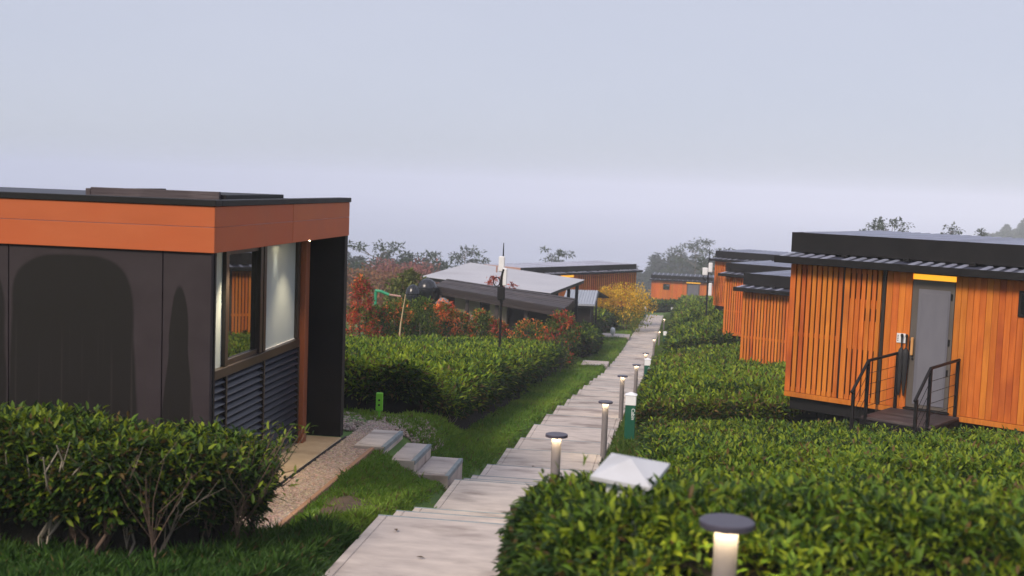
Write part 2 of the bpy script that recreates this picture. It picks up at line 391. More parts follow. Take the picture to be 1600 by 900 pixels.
class MB:
    """collects boxes, tubes, prisms into one mesh"""
    def __init__(self): self.v, self.f = [], []
    def add(self, vs, fs):
        n = len(self.v)
        self.v += [tuple(p) for p in vs]
        self.f += [tuple(i + n for i in f) for f in fs]
        return self
    def box(self, x0, x1, y0, y1, z0, z1, b=0.0):
        if b <= 0:
            vs = [(x, y, z) for z in (z0, z1) for y in (y0, y1) for x in (x0, x1)]
            fs = [(0, 2, 3, 1), (4, 5, 7, 6), (0, 1, 5, 4), (2, 6, 7, 3), (0, 4, 6, 2), (1, 3, 7, 5)]
            return self.add(vs, fs)
        b = min(b, (x1 - x0) * .45, (y1 - y0) * .45, (z1 - z0) * .45)
        vs = []
        idx = {}
        for sx in (0, 1):
            for sy in (0, 1):
                for sz in (0, 1):
                    X, Y, Z = (x0, x1)[sx], (y0, y1)[sy], (z0, z1)[sz]
                    dx, dy, dz = (b, -b)[sx], (b, -b)[sy], (b, -b)[sz]
                    for ax, p in (('x', (X, Y + dy, Z + dz)), ('y', (X + dx, Y, Z + dz)), ('z', (X + dx, Y + dy, Z))):
                        idx[(sx, sy, sz, ax)] = len(vs); vs.append(p)
        g = lambda a, bb, c, ax: idx[(a, bb, c, ax)]
        fs = []
        for s in (0, 1):
            q = [g(s, 0, 0, 'x'), g(s, 1, 0, 'x'), g(s, 1, 1, 'x'), g(s, 0, 1, 'x')]; fs.append(tuple(q if s else q[::-1]))
            q = [g(0, s, 0, 'y'), g(0, s, 1, 'y'), g(1, s, 1, 'y'), g(1, s, 0, 'y')]; fs.append(tuple(q if s else q[::-1]))
            q = [g(0, 0, s, 'z'), g(1, 0, s, 'z'), g(1, 1, s, 'z'), g(0, 1, s, 'z')]; fs.append(tuple(q if s else q[::-1]))
        for a in (0, 1):
            for c in (0, 1):
                fs.append((g(a, c, 0, 'x'), g(a, c, 1, 'x'), g(a, c, 1, 'y'), g(a, c, 0, 'y')))
                fs.append((g(a, 0, c, 'x'), g(a, 1, c, 'x'), g(a, 1, c, 'z'), g(a, 0, c, 'z')))
                fs.append((g(0, a, c, 'y'), g(1, a, c, 'y'), g(1, a, c, 'z'), g(0, a, c, 'z')))
        for a in (0, 1):
            for c in (0, 1):
                for d in (0, 1): fs.append((g(a, c, d, 'x'), g(a, c, d, 'y'), g(a, c, d, 'z')))
        return self.add(vs, fs)
    def hexa(self, p):
        """8 points: bottom ring 0-3, top ring 4-7"""
        return self.add(p, [(3, 2, 1, 0), (4, 5, 6, 7), (0, 1, 5, 4), (1, 2, 6, 5), (2, 3, 7, 6), (3, 0, 4, 7)])
    def tube(self, pts, radii, seg=8, cap=True):
        pts = [Vector(p) for p in pts]
        if not hasattr(radii, '__len__'): radii = [radii] * len(pts)
        rings = []
        n0 = len(self.v)
        ref = None
        for i, p in enumerate(pts):
            t = (pts[min(i + 1, len(pts) - 1)] - pts[max(i - 1, 0)]).normalized()
            if ref is None or abs(ref.dot(t)) > 0.95:
                ref = Vector((1, 0, 0)) if abs(t.x) < 0.8 else Vector((0, 1, 0))
            a = (ref - t * ref.dot(t)).normalized(); bb = t.cross(a)
            ref = a
            for k in range(seg):
                th = 2 * math.pi * k / seg
                self.v.append(tuple(p + (a * math.cos(th) + bb * math.sin(th)) * radii[i]))
        for i in range(len(pts) - 1):
            for k in range(seg):
                k2 = (k + 1) % seg
                self.f.append((n0 + i * seg + k, n0 + i * seg + k2, n0 + (i + 1) * seg + k2, n0 + (i + 1) * seg + k))
        if cap:
            self.f.append(tuple(n0 + k for k in range(seg))[::-1])
            e = n0 + (len(pts) - 1) * seg
            self.f.append(tuple(e + k for k in range(seg)))
        return self
    def lathe(self, prof, seg=20, c=(0, 0, 0)):
        n0 = len(self.v)
        for r, z in prof:
            for k in range(seg):
                th = 2 * math.pi * k / seg
                self.v.append((c[0] + r * math.cos(th), c[1] + r * math.sin(th), c[2] + z))
        for i in range(len(prof) - 1):
            for k in range(seg):
                k2 = (k + 1) % seg
                self.f.append((n0 + i * seg + k, n0 + i * seg + k2, n0 + (i + 1) * seg + k2, n0 + (i + 1) * seg + k))
        self.f.append(tuple(n0 + k for k in range(seg))[::-1])
        e = n0 + (len(prof) - 1) * seg
        self.f.append(tuple(e + k for k in range(seg)))
        return self
    def mesh(self, name, mat, smooth=False):
        me = bpy.data.meshes.new(name)
        me.from_pydata(self.v, [], self.f)
        if mat: me.materials.append(mat)
        if smooth:
            me.polygons.foreach_set('use_smooth', np.ones(len(me.polygons), dtype=bool))
        me.update()
        return me
    def build(self, name, mat, parent=None, loc=None, rotz=None, smooth=False):
        return link(bpy.data.objects.new(name, self.mesh(name, mat, smooth)), parent, loc, rotz)

def place(name, me, parent=None, loc=None, rotz=None):
    return link(bpy.data.objects.new(name, me), parent, loc, rotz)

_box_cache = {}
def boxpart(name, mat, parent, x0, x1, y0, y1, z0, z1, b=0.0):
    """box part with its origin at its low corner; equal sizes share one mesh"""
    key = (name, mat.name, round(x1 - x0, 4), round(y1 - y0, 4), round(z1 - z0, 4), b)
    if key not in _box_cache:
        _box_cache[key] = MB().box(0, x1 - x0, 0, y1 - y0, 0, z1 - z0, b).mesh(name, mat)
    return place(name, _box_cache[key], parent, (x0, y0, z0))

# ------------------------------------------------------------------ numpy helpers
_NG = np.random.default_rng(5).random((64, 64))
def vnoise(x, y):
    x = np.asarray(x, float); y = np.asarray(y, float)
    xi = np.floor(x).astype(int); yi = np.floor(y).astype(int)
    fx = x - xi; fy = y - yi
    fx = fx * fx * (3 - 2 * fx); fy = fy * fy * (3 - 2 * fy)
    g = lambda a, b: _NG[a % 64, b % 64]
    return (g(xi, yi) * (1 - fx) + g(xi + 1, yi) * fx) * (1 - fy) + (g(xi, yi + 1) * (1 - fx) + g(xi + 1, yi + 1) * fx) * fy

def smooth(a, b, x):
    t = np.clip((np.asarray(x, float) - a) / (b - a), 0, 1)
    return t * t * (3 - 2 * t)

def sdf_poly(px, py, poly):
    """positive inside"""
    P = np.asarray(poly, float)
    d = np.full(px.shape, 1e9); ins = np.zeros(px.shape, bool)
    n = len(P)
    for i in range(n):
        a = P[i]; b = P[(i + 1) % n]; e = b - a
        wx = px - a[0]; wy = py - a[1]
        t = np.clip((wx * e[0] + wy * e[1]) / (e @ e + 1e-12), 0, 1)
        d = np.minimum(d, np.hypot(wx - e[0] * t, wy - e[1] * t))
        c = (a[1] > py) != (b[1] > py)
        xx = a[0] + (py - a[1]) / (b[1] - a[1] + 1e-12) * e[0]
        ins ^= c & (px < xx)
    return np.where(ins, d, -d)

PY = [-30, 0, 4, 8.5, 10.4, 11.6, 13.6, 16.1, 18, 19.7, 23.7, 26, 30, 37, 42, 52, 59, 75, 90, 103, 115, 160, 400]
PZ = [10.4, 8.5, 7.93, 7.2, 7.02, 6.82, 6.55, 6.22, 6.0, 5.83, 5.48, 5.24, 4.84, 4.15, 3.6, 2.75, 2.28, 1.35, .45, -.4, -.9, -9, -52]
def zp(Y): return np.interp(Y, PY, PZ)

def gz(X, Y):
    """ground height"""
    X = np.asarray(X, float); Y = np.asarray(Y, float)
    base = zp(Y)
    rise = np.interp(Y, [18, 22, 34, 40, 48, 62, 80, 100, 115], [0.05, 0.06, 0.03, 0.16, 0.26, 0.40, 0.3, 0.05, 0])
    base = base + np.clip(X + 0.4, 0, 4.5) * rise
    base = base + smooth(8, 60, X) * 6 * smooth(10, 60, Y) - smooth(-14, -60, X) * 8 * smooth(10, 60, Y)
    # flat terrace of the garden building
    w = smooth(-2.75, -3.35, X) * smooth(9.0, 9.9, Y) * (1 - smooth(15.2, 19.5, Y))
    base = base * (1 - w) + 6.86 * w
    # path bed
    onp = smooth(-2.62, -2.48, X) * (1 - smooth(-1.0, -0.86, X)) * smooth(3, 5, Y) * (1 - smooth(103.2, 104, Y))
    base = base - 0.18 * onp
    return base

# ------------------------------------------------------------------ ground sheet
def build_ground():
    def axis(fine0, fine1, step, far):
        a = list(np.arange(fine0, fine1 + 1e-6, step))
        s = step; v = fine1
        while v < far: s *= 1.25; v += s; a.append(v)
        s = step; v = fine0; pre = []
        while v > -far: s *= 1.25; v -= s; pre.append(v)
        return np.array(pre[::-1] + a)
    xs = axis(-9, 5, 0.14, 4200); ys = axis(2.0, 24, 0.16, 4200)
    X, Y = np.meshgrid(xs, ys)
    Z = gz(X, Y) + (vnoise(X * 1.7, Y * 1.7) - .5) * 0.05
    # far valley relief
    Z += smooth(120, 400, np.hypot(X, Y)) * (vnoise(X * .01 + 9, Y * .01) - .5) * 2
    nx, ny = len(xs), len(ys)
    V = np.stack([X.ravel(), Y.ravel(), Z.ravel()], 1)
    i = np.arange(ny - 1)[:, None] * nx + np.arange(nx - 1)[None, :]
    i = i.ravel()
    L = np.stack([i, i + 1, i + 1 + nx, i + nx], 1).ravel()
    n = len(i)
    me = fast_mesh('ground', V, L, np.arange(n) * 4, np.full(n, 4), M['ground'], smooth=True)
    tag(place('ground', me), kind='structure')
build_ground()

def build_haze_sheet():
    # added pale sheet standing in for far haze and bouncing light up
    n = 64; rad = [520, 620, 760, 950, 1250, 1700, 2400, 3300, 4100]
    V = []; F = []
    for j, r in enumerate(rad):
        for i in range(n):
            a = 2 * math.pi * i / n
            rr = r * (1 + .10 * math.sin(3 * a + j) * (1 if j < 3 else .3))
            x, y = rr * math.cos(a), rr * math.sin(a)
            V.append((x, y, max(float(gz(x, y)) + (.3 if j == 0 else 6), -46 + 4 * float(vnoise(x * .004, y * .004)))))
    for j in range(len(rad) - 1):
        for i in range(n):
            k = (i + 1) % n
            F.append((j * n + i, j * n + k, (j + 1) * n + k, (j + 1) * n + i))
    mb = MB(); mb.add(V, F)
    tag(mb.build('added_haze_sheet', M['haze_sheet'], smooth=True), kind='structure')
build_haze_sheet()

# ------------------------------------------------------------------ stepped path
PX0, PX1 = -2.45, -0.98
def build_path():
    root = bpy.data.objects.new('path', None); link(root); tag(root, kind='structure')
    treads = [(4.4, 6.0, 7.50), (6.0, 7.78, 7.29), (7.78, 10.06, 7.12), (10.06, 10.7, 6.99), (10.7, 11.5, 6.81), (11.5, 13.7, 6.56), (13.7, 14.3, 6.43),
              (14.3, 15.0, 6.31), (15.0, 16.2, 6.18), (16.2, 18.0, 6.02), (18.0, 19.7, 5.84), (19.7, 21.7, 5.68), (21.7, 23.7, 5.5), (23.7, 26.0, 5.27)]
    y = 26.0
    k = 0
    while y < 102.8:
        ln = (2.4, 1.5, 2.1, 1.8)[k % 4]; k += 1
        y2 = min(y + ln, 103.0)
        treads.append((y, y2, float(zp(y2)))); y = y2
    for i, (a, b, z) in enumerate(treads):
        w0, w1 = PX0 + rnd.uniform(-.012, .012), PX1 + rnd.uniform(-.012, .012)
        mb = MB()
        g = 0.0035; bd = 0.075
        Lp = b - a
        mb.box(0, bd, 0, Lp, -0.34, 0, 0.006)
        mb.box(bd + g, (w1 - w0) - bd - g, 0, Lp, -0.34, 0, 0.006)
        mb.box((w1 - w0) - bd, w1 - w0, 0, Lp, -0.34, 0, 0.006)
        s = mb.build('slab', M['slab'], root, (w0, a, z + rnd.uniform(-.004, .004)))
        boxpart('slab_joint', M['slab_seam'], s, bd - .004, (w1 - w0) - bd + .004, .01, Lp - .01, -0.33, -0.012)
        MB().box(-0.004, w1 - w0 + .004, Lp, Lp + 0.022, -0.06, 0.003, 0.004).build('nosing', M['slab_edge'], s)
build_path()

def side_slab(name, label, x0, x1, y0, y1, z, th=0.14, group=None):
    root = thing(name, label, 'paving slab', (x0, y0, z), 0, group)
    boxpart('slab', M['slab'], root, 0.05, x1 - x0, 0, y1 - y0, -th, 0, 0.008)
    boxpart('slab_edge', M['slab'], root, 0, 0.044, 0, y1 - y0, -th, 0, 0.006)
    return root
side_slab('side_paving_slab', 'nearer plain concrete slab leading off the path across the grass beside clipped hedge end', -3.45, -2.46, 45.4, 46.6, 3.36)
side_slab('side_paving_slab', 'farther concrete slab crossing the grass at the foot of the small white lamp', -4.1, -2.46, 66.0, 67.4, 1.98)

# steps from the path up to the terrace of the garden building
def build_side_steps():
    root = thing('entrance_steps', 'three pale concrete steps rising from path to gravel terrace with blue grey edges', 'steps', (-3.64, 13.58, 6.92))
    specs = [(0, 0.37, 0.0), (0.378, 0.73, -0.14), (0.738, 1.13, -0.29)]
    for a, b, z in specs:
        s = MB().box(0, b - a, 0, 0.94, -0.45, 0, 0.008).build('step', M['slab'], root, (a, 0, z))
        MB().box(b - a - 0.045, b - a + 0.006, 0.004, 0.936, -0.05, 0.003, 0.004).build('step_edge', M['slab_edge'], s)
        boxpart('step_inset', M['slab'], s, 0.045, b - a - 0.06, 0.06, 0.40, -0.01, 0.0035)
build_side_steps()

# ------------------------------------------------------------------ garden building beside the path
BX, BY0, BY1, BZ, BS, BT = -3.93, 9.89, 14.06, 6.90, 9.33, 9.725
def build_garden_building():
    R = thing('garden_building', 'flat roofed building with orange fascia, damp stained dark cladding and louvred windows', 'building', (BX, BY0, BZ))
    H = BS - BZ; HT = BT - BZ; D = BY1 - BY0; W = 6.2
    # front cladding panels (joints at photographed positions), origin at the right front corner
    joints = [0.0, -0.44, -1.855, -3.27, -4.68, -6.2]
    for a, b in zip(joints[1:], joints[:-1]):
        boxpart('cladding_panel', M['panel'], R, a + .004, b - .004, 0.0, 0.06, 0.0, H - .004, 0.003)
    boxpart('panel_backing', M['black'], R, -W, -0.15, 0.062, 0.12, 0.0, H - .006)
    boxpart('corner_trim', M['black'], R, -0.010, 0.002, 0.064, 0.10, 0.0, H - .005)
    # fascia boards: two courses, front and side
    hf = HT - H
    for k, (z0, z1) in enumerate(((H, H + hf * .555 - .003), (H + hf * .555, HT))):
        boxpart('fascia_board', M['fascia'], R, -W, 0.03, -0.03, 0.0, z0, z1, 0.003)
        boxpart('fascia_board', M['fascia'], R, 0.0 + .002, 0.03, 0.002, 2.07, z0, z1, 0.003)
        boxpart('fascia_board', M['fascia'], R, 0.0 + .002, 0.03, 2.082, D + .03, z0, z1, 0.003)
    boxpart('roof_edge', M['black'], R, -W, 0.045, -0.045, 0.10, HT + .001, HT + .055, 0.004)
    boxpart('roof_edge', M['black'], R, -0.10, 0.045, 0.102, D + .045, HT + .001, HT + .053, 0.004)
    boxpart('roof_deck', M['roof'], R, -W, -0.102, 0.102, D, HT - .05, HT + .02)
    boxpart('soffit', M['frame_dark'], R, -W, -0.002, 0.13, D, H + .002, H + .05)
    # raised roof box with a rim, set back from the edge
    rb = MB().box(-1.56, -0.25, 0.95, 2.6, HT + .021, HT + .085, .004)
    rb.build('raised_roof_box', M['black'], R)
    boxpart('roof_box_rim', M['dark_plank'], R, -1.56, -0.3, 0.90, 0.945, HT + .021, HT + .112, .003)
    boxpart('roof_box_rim', M['dark_plank'], R, -1.61, -1.562, 0.90, 2.6, HT + .021, HT + .10, .003)
    # far return fin and near one
    boxpart('end_fin', M['black'], R, -0.46, 0.0, D - .02, D + .10, 0.0, H - .003, 0.004)
    # window wall recessed behind the fascia (plane x = -0.41)
    wx = -0.41
    def yy(y): return y - BY0
    sill = 8.14 - BZ
    # structure wall behind
    boxpart('back_wall', M['void'], R, wx - .9, wx - .86, 0.16, D - .03, 0.0, H - .004)
    boxpart('sill_beam', M['frame_dark'], R, wx - .08, wx + .05, 0.13, yy(13.5), sill - .09, sill, 0.004)
    boxpart('head_beam', M['frame_dark'], R, wx - .08, wx + .03, 0.13, yy(13.5), H - .06, H - .005, 0.004)
    for y0, y1 in ((0.13, .20), (yy(11.20), yy(11.28)), (yy(12.18), yy(12.26)), (yy(12.29), yy(12.37)), (yy(13.45), yy(13.53))):
        boxpart('window_mullion', M['frame_dark'], R, wx - .06, wx + .035, y0, y1, sill + .002, H - .062, 0.004)
    boxpart('frosted_pane', M['frosted'], R, wx - .02, wx - .005, .202, yy(11.198), sill + .002, H - .064)
    g = boxpart('clear_pane', M['glass'], R, wx - .03, wx - .018, yy(11.282), yy(12.178), sill + .002, H - .064)
    for z0, z1 in ((sill + .003, sill + .05), (H - .11, H - .066)):
        boxpart('sash_rail', M['frame_dark'], R, wx - .016, wx + .012, yy(11.282), yy(12.178), z0, z1, .003)
    boxpart('frosted_pane', M['frosted'], R, wx - .02, wx - .005, yy(12.372), yy(13.448), sill + .012, H - .064)
    boxpart('pane_edge_strip', M['white_paint'], R, wx - .02, wx + .004, yy(12.372), yy(13.448), sill + .002, sill + .010)
    # louvre bays under the sill
    for y0, y1 in ((0.14, yy(11.22)), (yy(11.25), yy(12.30)), (yy(12.34), yy(13.50))):
        z = 0.10
        lv = MB().hexa([(-.030, 0, 0), (.030, 0, -.055), (.036, 0, -.048), (-.024, 0, .007)] [0:4] and
                       [(-.035, 0, .05), (-.035, y1 - y0, .05), (.035, y1 - y0, -.02), (.035, 0, -.02),
                        (-.029, 0, .056), (-.029, y1 - y0, .056), (.041, y1 - y0, -.014), (.041, 0, -.014)]).mesh('louvre_blade', M['louvre'])
        while z < sill - .13:
            place('louvre_blade', lv, R, (wx, y0, z)); z += 0.072
    for y in (yy(11.235), yy(12.32), yy(13.51)):
        boxpart('louvre_post', M['frame_dark'], R, wx - .05, wx + .046, y - .018, y + .018, 0.04, sill - .092, .003)
    boxpart('louvre_backing', M['void'], R, wx - .085, wx - .07, 0.13, yy(13.55), 0.0, sill - .09)
    boxpart('corner_post', M['post_orange'], R, wx - .05, wx + .09, yy(13.56), yy(13.70), 0.0, H - .006, .006)
    boxpart('recess_wall', M['black'], R, wx - .06, wx - .03, yy(13.705), D - .022, 0.0, H - .006)
    # plinth in front of the window wall
    boxpart('plinth', M['concrete_warm'], R, wx - .05, 0.02, 0.17, D - .03, -0.14, 0.0, 0.008)
    boxpart('plinth_kerb', M['black'], R, 0.022, 0.05, 0.17, D + .1, -0.16, -0.006, 0.004)
    # lit downlights in the soffit: one washes the frosted pane, two light the plinth
    for (y, x) in ((yy(12.75), wx + .055), (yy(11.3), wx + .2), (yy(13.0), wx + .28)):
        lamp = MB().lathe([(0.035, 0), (0.035, -0.02), (0.028, -0.02)], 12).build('downlight', M['white_paint'], R, (x, y, H - .003))
        MB().lathe([(0.024, -0.021), (0.024, -0.023)], 12).build('lens', M['led'], lamp)
    def spot(name, x, y, e, ang, blend, col=(1.0, .78, .48), size=.03, tilt=0.0):
        ld = bpy.data.lights.new(name, 'SPOT'); ld.energy = e; ld.spot_size = math.radians(ang); ld.spot_blend = blend
        ld.color = col; ld.shadow_soft_size = size
        lo = bpy.data.objects.new(name, ld); link(lo, R, (x, y, H - .035)); lo.rotation_euler = (0, tilt, 0)
    spot('downlight_beam', wx + .055, yy(12.75), 9.0, 46, .8, (1.0, .88, .66), .02, 0.0)
    spot('downlight_beam', wx + .2, yy(11.3), 150.0, 80, .9)
    spot('downlight_beam', wx + .28, yy(13.0), 60.0, 80, .9)
build_garden_building()

# timber edging and gravel
def build_gravel():
    e = thing('timber_edging', 'brown weathered timber board edging the gravel strip', 'edging', (-3.42, 10.0, 6.86))
    y = 0.0
    for ln in (1.2, 1.35, 1.05):
        boxpart('edging_board', M['timber_edge'], e, -0.02, 0.03, y, y + ln - .006, -0.08, 0.045, 0.006); y += ln
    n = 15000
    x = RNG.uniform(-3.87, -3.45, n * 2); yv = RNG.uniform(9.95, 15.8, n * 2)
    ok = (x < np.where(yv > 13.55, -3.66, -3.44)) | (yv > 14.55) & (x < -3.0)
    x2 = RNG.uniform(-5.0, -3.0, 3500); y2 = RNG.uniform(14.62, 15.9, 3500)
    x = np.concatenate([x[ok], x2]); yv = np.concatenate([yv[ok], y2])
    n = len(x)
    base = np.array([(1, 0, 0), (.3, .95, 0), (-.8, .6, 0), (-.8, -.6, 0), (.3, -.95, 0), (0.05, .05, .8), (-.05, 0, -.8)])
    tri = np.array([(0, 1, 5), (1, 2, 5), (2, 3, 5), (3, 4, 5), (4, 0, 5)])
    s = RNG.uniform(.011, .029, n)
    q = RNG.normal(size=(n, 4)); q /= np.linalg.norm(q, axis=1)[:, None]
    w, a, b, c = q.T
    Rm = np.stack([np.stack([1 - 2 * (b * b + c * c), 2 * (a * b - c * w), 2 * (a * c + b * w)], -1),
                   np.stack([2 * (a * b + c * w), 1 - 2 * (a * a + c * c), 2 * (b * c - a * w)], -1),
                   np.stack([2 * (a * c - b * w), 2 * (b * c + a * w), 1 - 2 * (a * a + b * b)], -1)], 1)
    full = np.array([(0, 1, 5), (1, 2, 5), (2, 3, 5), (3, 4, 5), (4, 0, 5), (1, 0, 6), (2, 1, 6), (3, 2, 6), (4, 3, 6), (0, 4, 6)])
    V = np.einsum('nij,kj->nki', Rm, base) * s[:, None, None]
    V *= np.array([1, 1, .8])
    P = np.stack([x, yv, gz(x, yv) + RNG.uniform(-.004, .02, n)], 1)
    V = (V + P[:, None, :]).reshape(-1, 3)
    F = (np.arange(n)[:, None, None] * 7 + full[None]).reshape(-1)
    tone = RNG.uniform(.6, 1.15, n)[:, None] * np.array([(.42, .325, .275)]) * (1 + RNG.normal(0, .06, (n, 3)))
    me = fast_mesh('gravel', V, F, np.arange(n * 10) * 3, np.full(n * 10, 3), M['gravel'], np.repeat(tone, 7, 0))
    tag(place('gravel', me), kind='stuff')
build_gravel()

# ------------------------------------------------------------------ teak cabins
CR = math.radians(-31.4)

def roof_set(R, L, D, H=2.13, ribs=True, seam_pitch=.18, xr0=-0.17, box0=-0.08, end_board=None):
    """eave roof sheet with ribs, black fascia, raised black roof box with its own ribbed sheet"""
    y0, y1 = -0.30, D + 0.3
    boxpart('eave_fascia', M['black'], R, xr0, L + .3, y0, y0 + .035, H + .02, H + .135, .004)
    boxpart('eave_fascia', M['black'], R, xr0, xr0 + .035, y0 + .037, y1, H + .02, H + .133, .004)
    boxpart('eave_soffit', M['black'], R, xr0 + .037, L + .3, y0 + .037, y1, H + .024, H + .06)
    MB().hexa([(xr0 + .036, y0 + .036, H + .09), (L + .3, y0 + .036, H + .09), (L + .3, 0.60, H + .155), (xr0 + .036, 0.60, H + .155),
               (xr0 + .036, y0 + .036, H + .125), (L + .3, y0 + .036, H + .125), (L + .3, 0.60, H + .185), (xr0 + .036, 0.60, H + .185)]).build('roof_sheet', M['eave_sheet'], R)
    rib = MB().hexa([(-.045, y0 + .01, H + .124), (.045, y0 + .01, H + .124), (.045, 0.118, H + .165), (-.045, 0.118, H + .165),
                     (-.032, y0 + .01, H + .138), (.032, y0 + .01, H + .138), (.032, 0.118, H + .179), (-.032, 0.118, H + .179)]).mesh('roof_rib', M['roof_rib'])
    x = xr0 + .12
    while x < L + .2:
        if int((x + .15) / seam_pitch) % 6 != 5: place('roof_rib', rib, R, (x, 0, 0))
        x += seam_pitch
    # raised box
    b0, b1 = H + .19, H + .52
    boxpart('roof_box_fascia', M['black'], R, box0, L + .1, 0.12, 0.16, b0, b1, .004)
    boxpart('roof_box_fascia', M['black'], R, box0, box0 + .04, 0.162, D - .2, b0, b1 - .002, .004)
    k = 0.9
    while k < L:
        boxpart('roof_box_bracket', M['black'], R, k - .05, k + .05, 0.03, 0.118, H + .16, b0 + .02, .004); k += 1.02
    # upper sheet climbs gently to the back; left strip is a flat black cover
    zf, zb = b1 - .03, b1 - .015
    MB().hexa([(box0 + .042, 0.162, zf - .03), (L + .1, 0.162, zf - .03), (L + .1, D - .2, zb - .03), (box0 + .042, D - .2, zb - .03),
               (box0 + .042, 0.162, zf), (L + .1, 0.162, zf), (L + .1, D - .2, zb), (box0 + .042, D - .2, zb)]).build('upper_roof_sheet', M['roof'], R)
    rib2 = MB().hexa([(-.030, .163, zf + .001), (.030, .163, zf + .001), (.030, D - .21, zb + .001), (-.030, D - .21, zb + .001),
                      (-.016, .163, zf + .034), (.016, .163, zf + .034), (.016, D - .21, zb + .034), (-.016, D - .21, zb + .034)]).mesh('upper_roof_rib', M['roof_rib'])
    x = box0 + .2
    while x < L:
        place('upper_roof_rib', rib2, R, (x, 0, 0)); x += seam_pitch
    if end_board:
        boxpart('roof_box_end', end_board, R, box0 - .006, box0 - .002, 0.12, D - .2, b0 + .02, b1 + .002)

def body(R, L, D, H=2.13):
    boxpart('dark_core', M['void'], R, 0.03, L - .03, 0.075, D, 0.0, H + .02)
    boxpart('floor_beam', M['black'], R, 0.06, L - .06, 0.10, D - .1, -0.30, -0.004)
    boxpart('skirt_board', M['teak'], R, 0.0, L, -0.012, 0.07, -0.085, -0.004, .004)
    x = 0.5
    while x < L:
        boxpart('pile', M['black'], R, x - .06, x + .06, 0.35, 0.47, -1.9, -0.302); x += 1.9

def slats(R, x0, x1, mat, H=2.13, pitch=.0945, gap=.030, rails=(0.0, 2.05), rail_h=.075, broad=0.10, zs=None):
    """vertical battens in front of the dark core, tied by rails behind; each batten is its own part"""
    n = max(1, int(round((x1 - x0 - broad) / pitch)))
    p = (x1 - x0 - broad) / n
    if broad > 0: boxpart('batten', mat, R, x0, x0 + broad - gap * .5, -0.005, 0.03, 0.002, H, .003)
    for i in range(n):
        a = x0 + broad + i * p + gap * .5
        boxpart('batten', mat, R, round(a, 4), round(a + p - gap, 4), -0.005 + rnd.uniform(-.003, .003), 0.03, 0.002, H, .003)
    for z in rails:
        boxpart('screen_rail', mat, R, x0 + .002, x1 - .002, 0.032, 0.062, z + .003, z + rail_h)

def planks(R, x0, x1, mat, H=2.13, pitch=.093):
    n = max(1, int(round((x1 - x0) / pitch))); p = (x1 - x0) / n
    for i in range(n):
        boxpart('wall_plank', mat, R, round(x0 + i * p + .0015, 4), round(x0 + (i + 1) * p - .0015, 4), rnd.uniform(-.004, .002), 0.055, 0.002, H, .004)

def side_planks(R, D, mat, H=2.13, pitch=.16):
    n = int(D / pitch)
    for i in range(n):
        boxpart('wall_plank', mat, R, -0.004, 0.028, .08 + i * pitch, .08 + (i + 1) * pitch - .02, 0.002, H, .004)

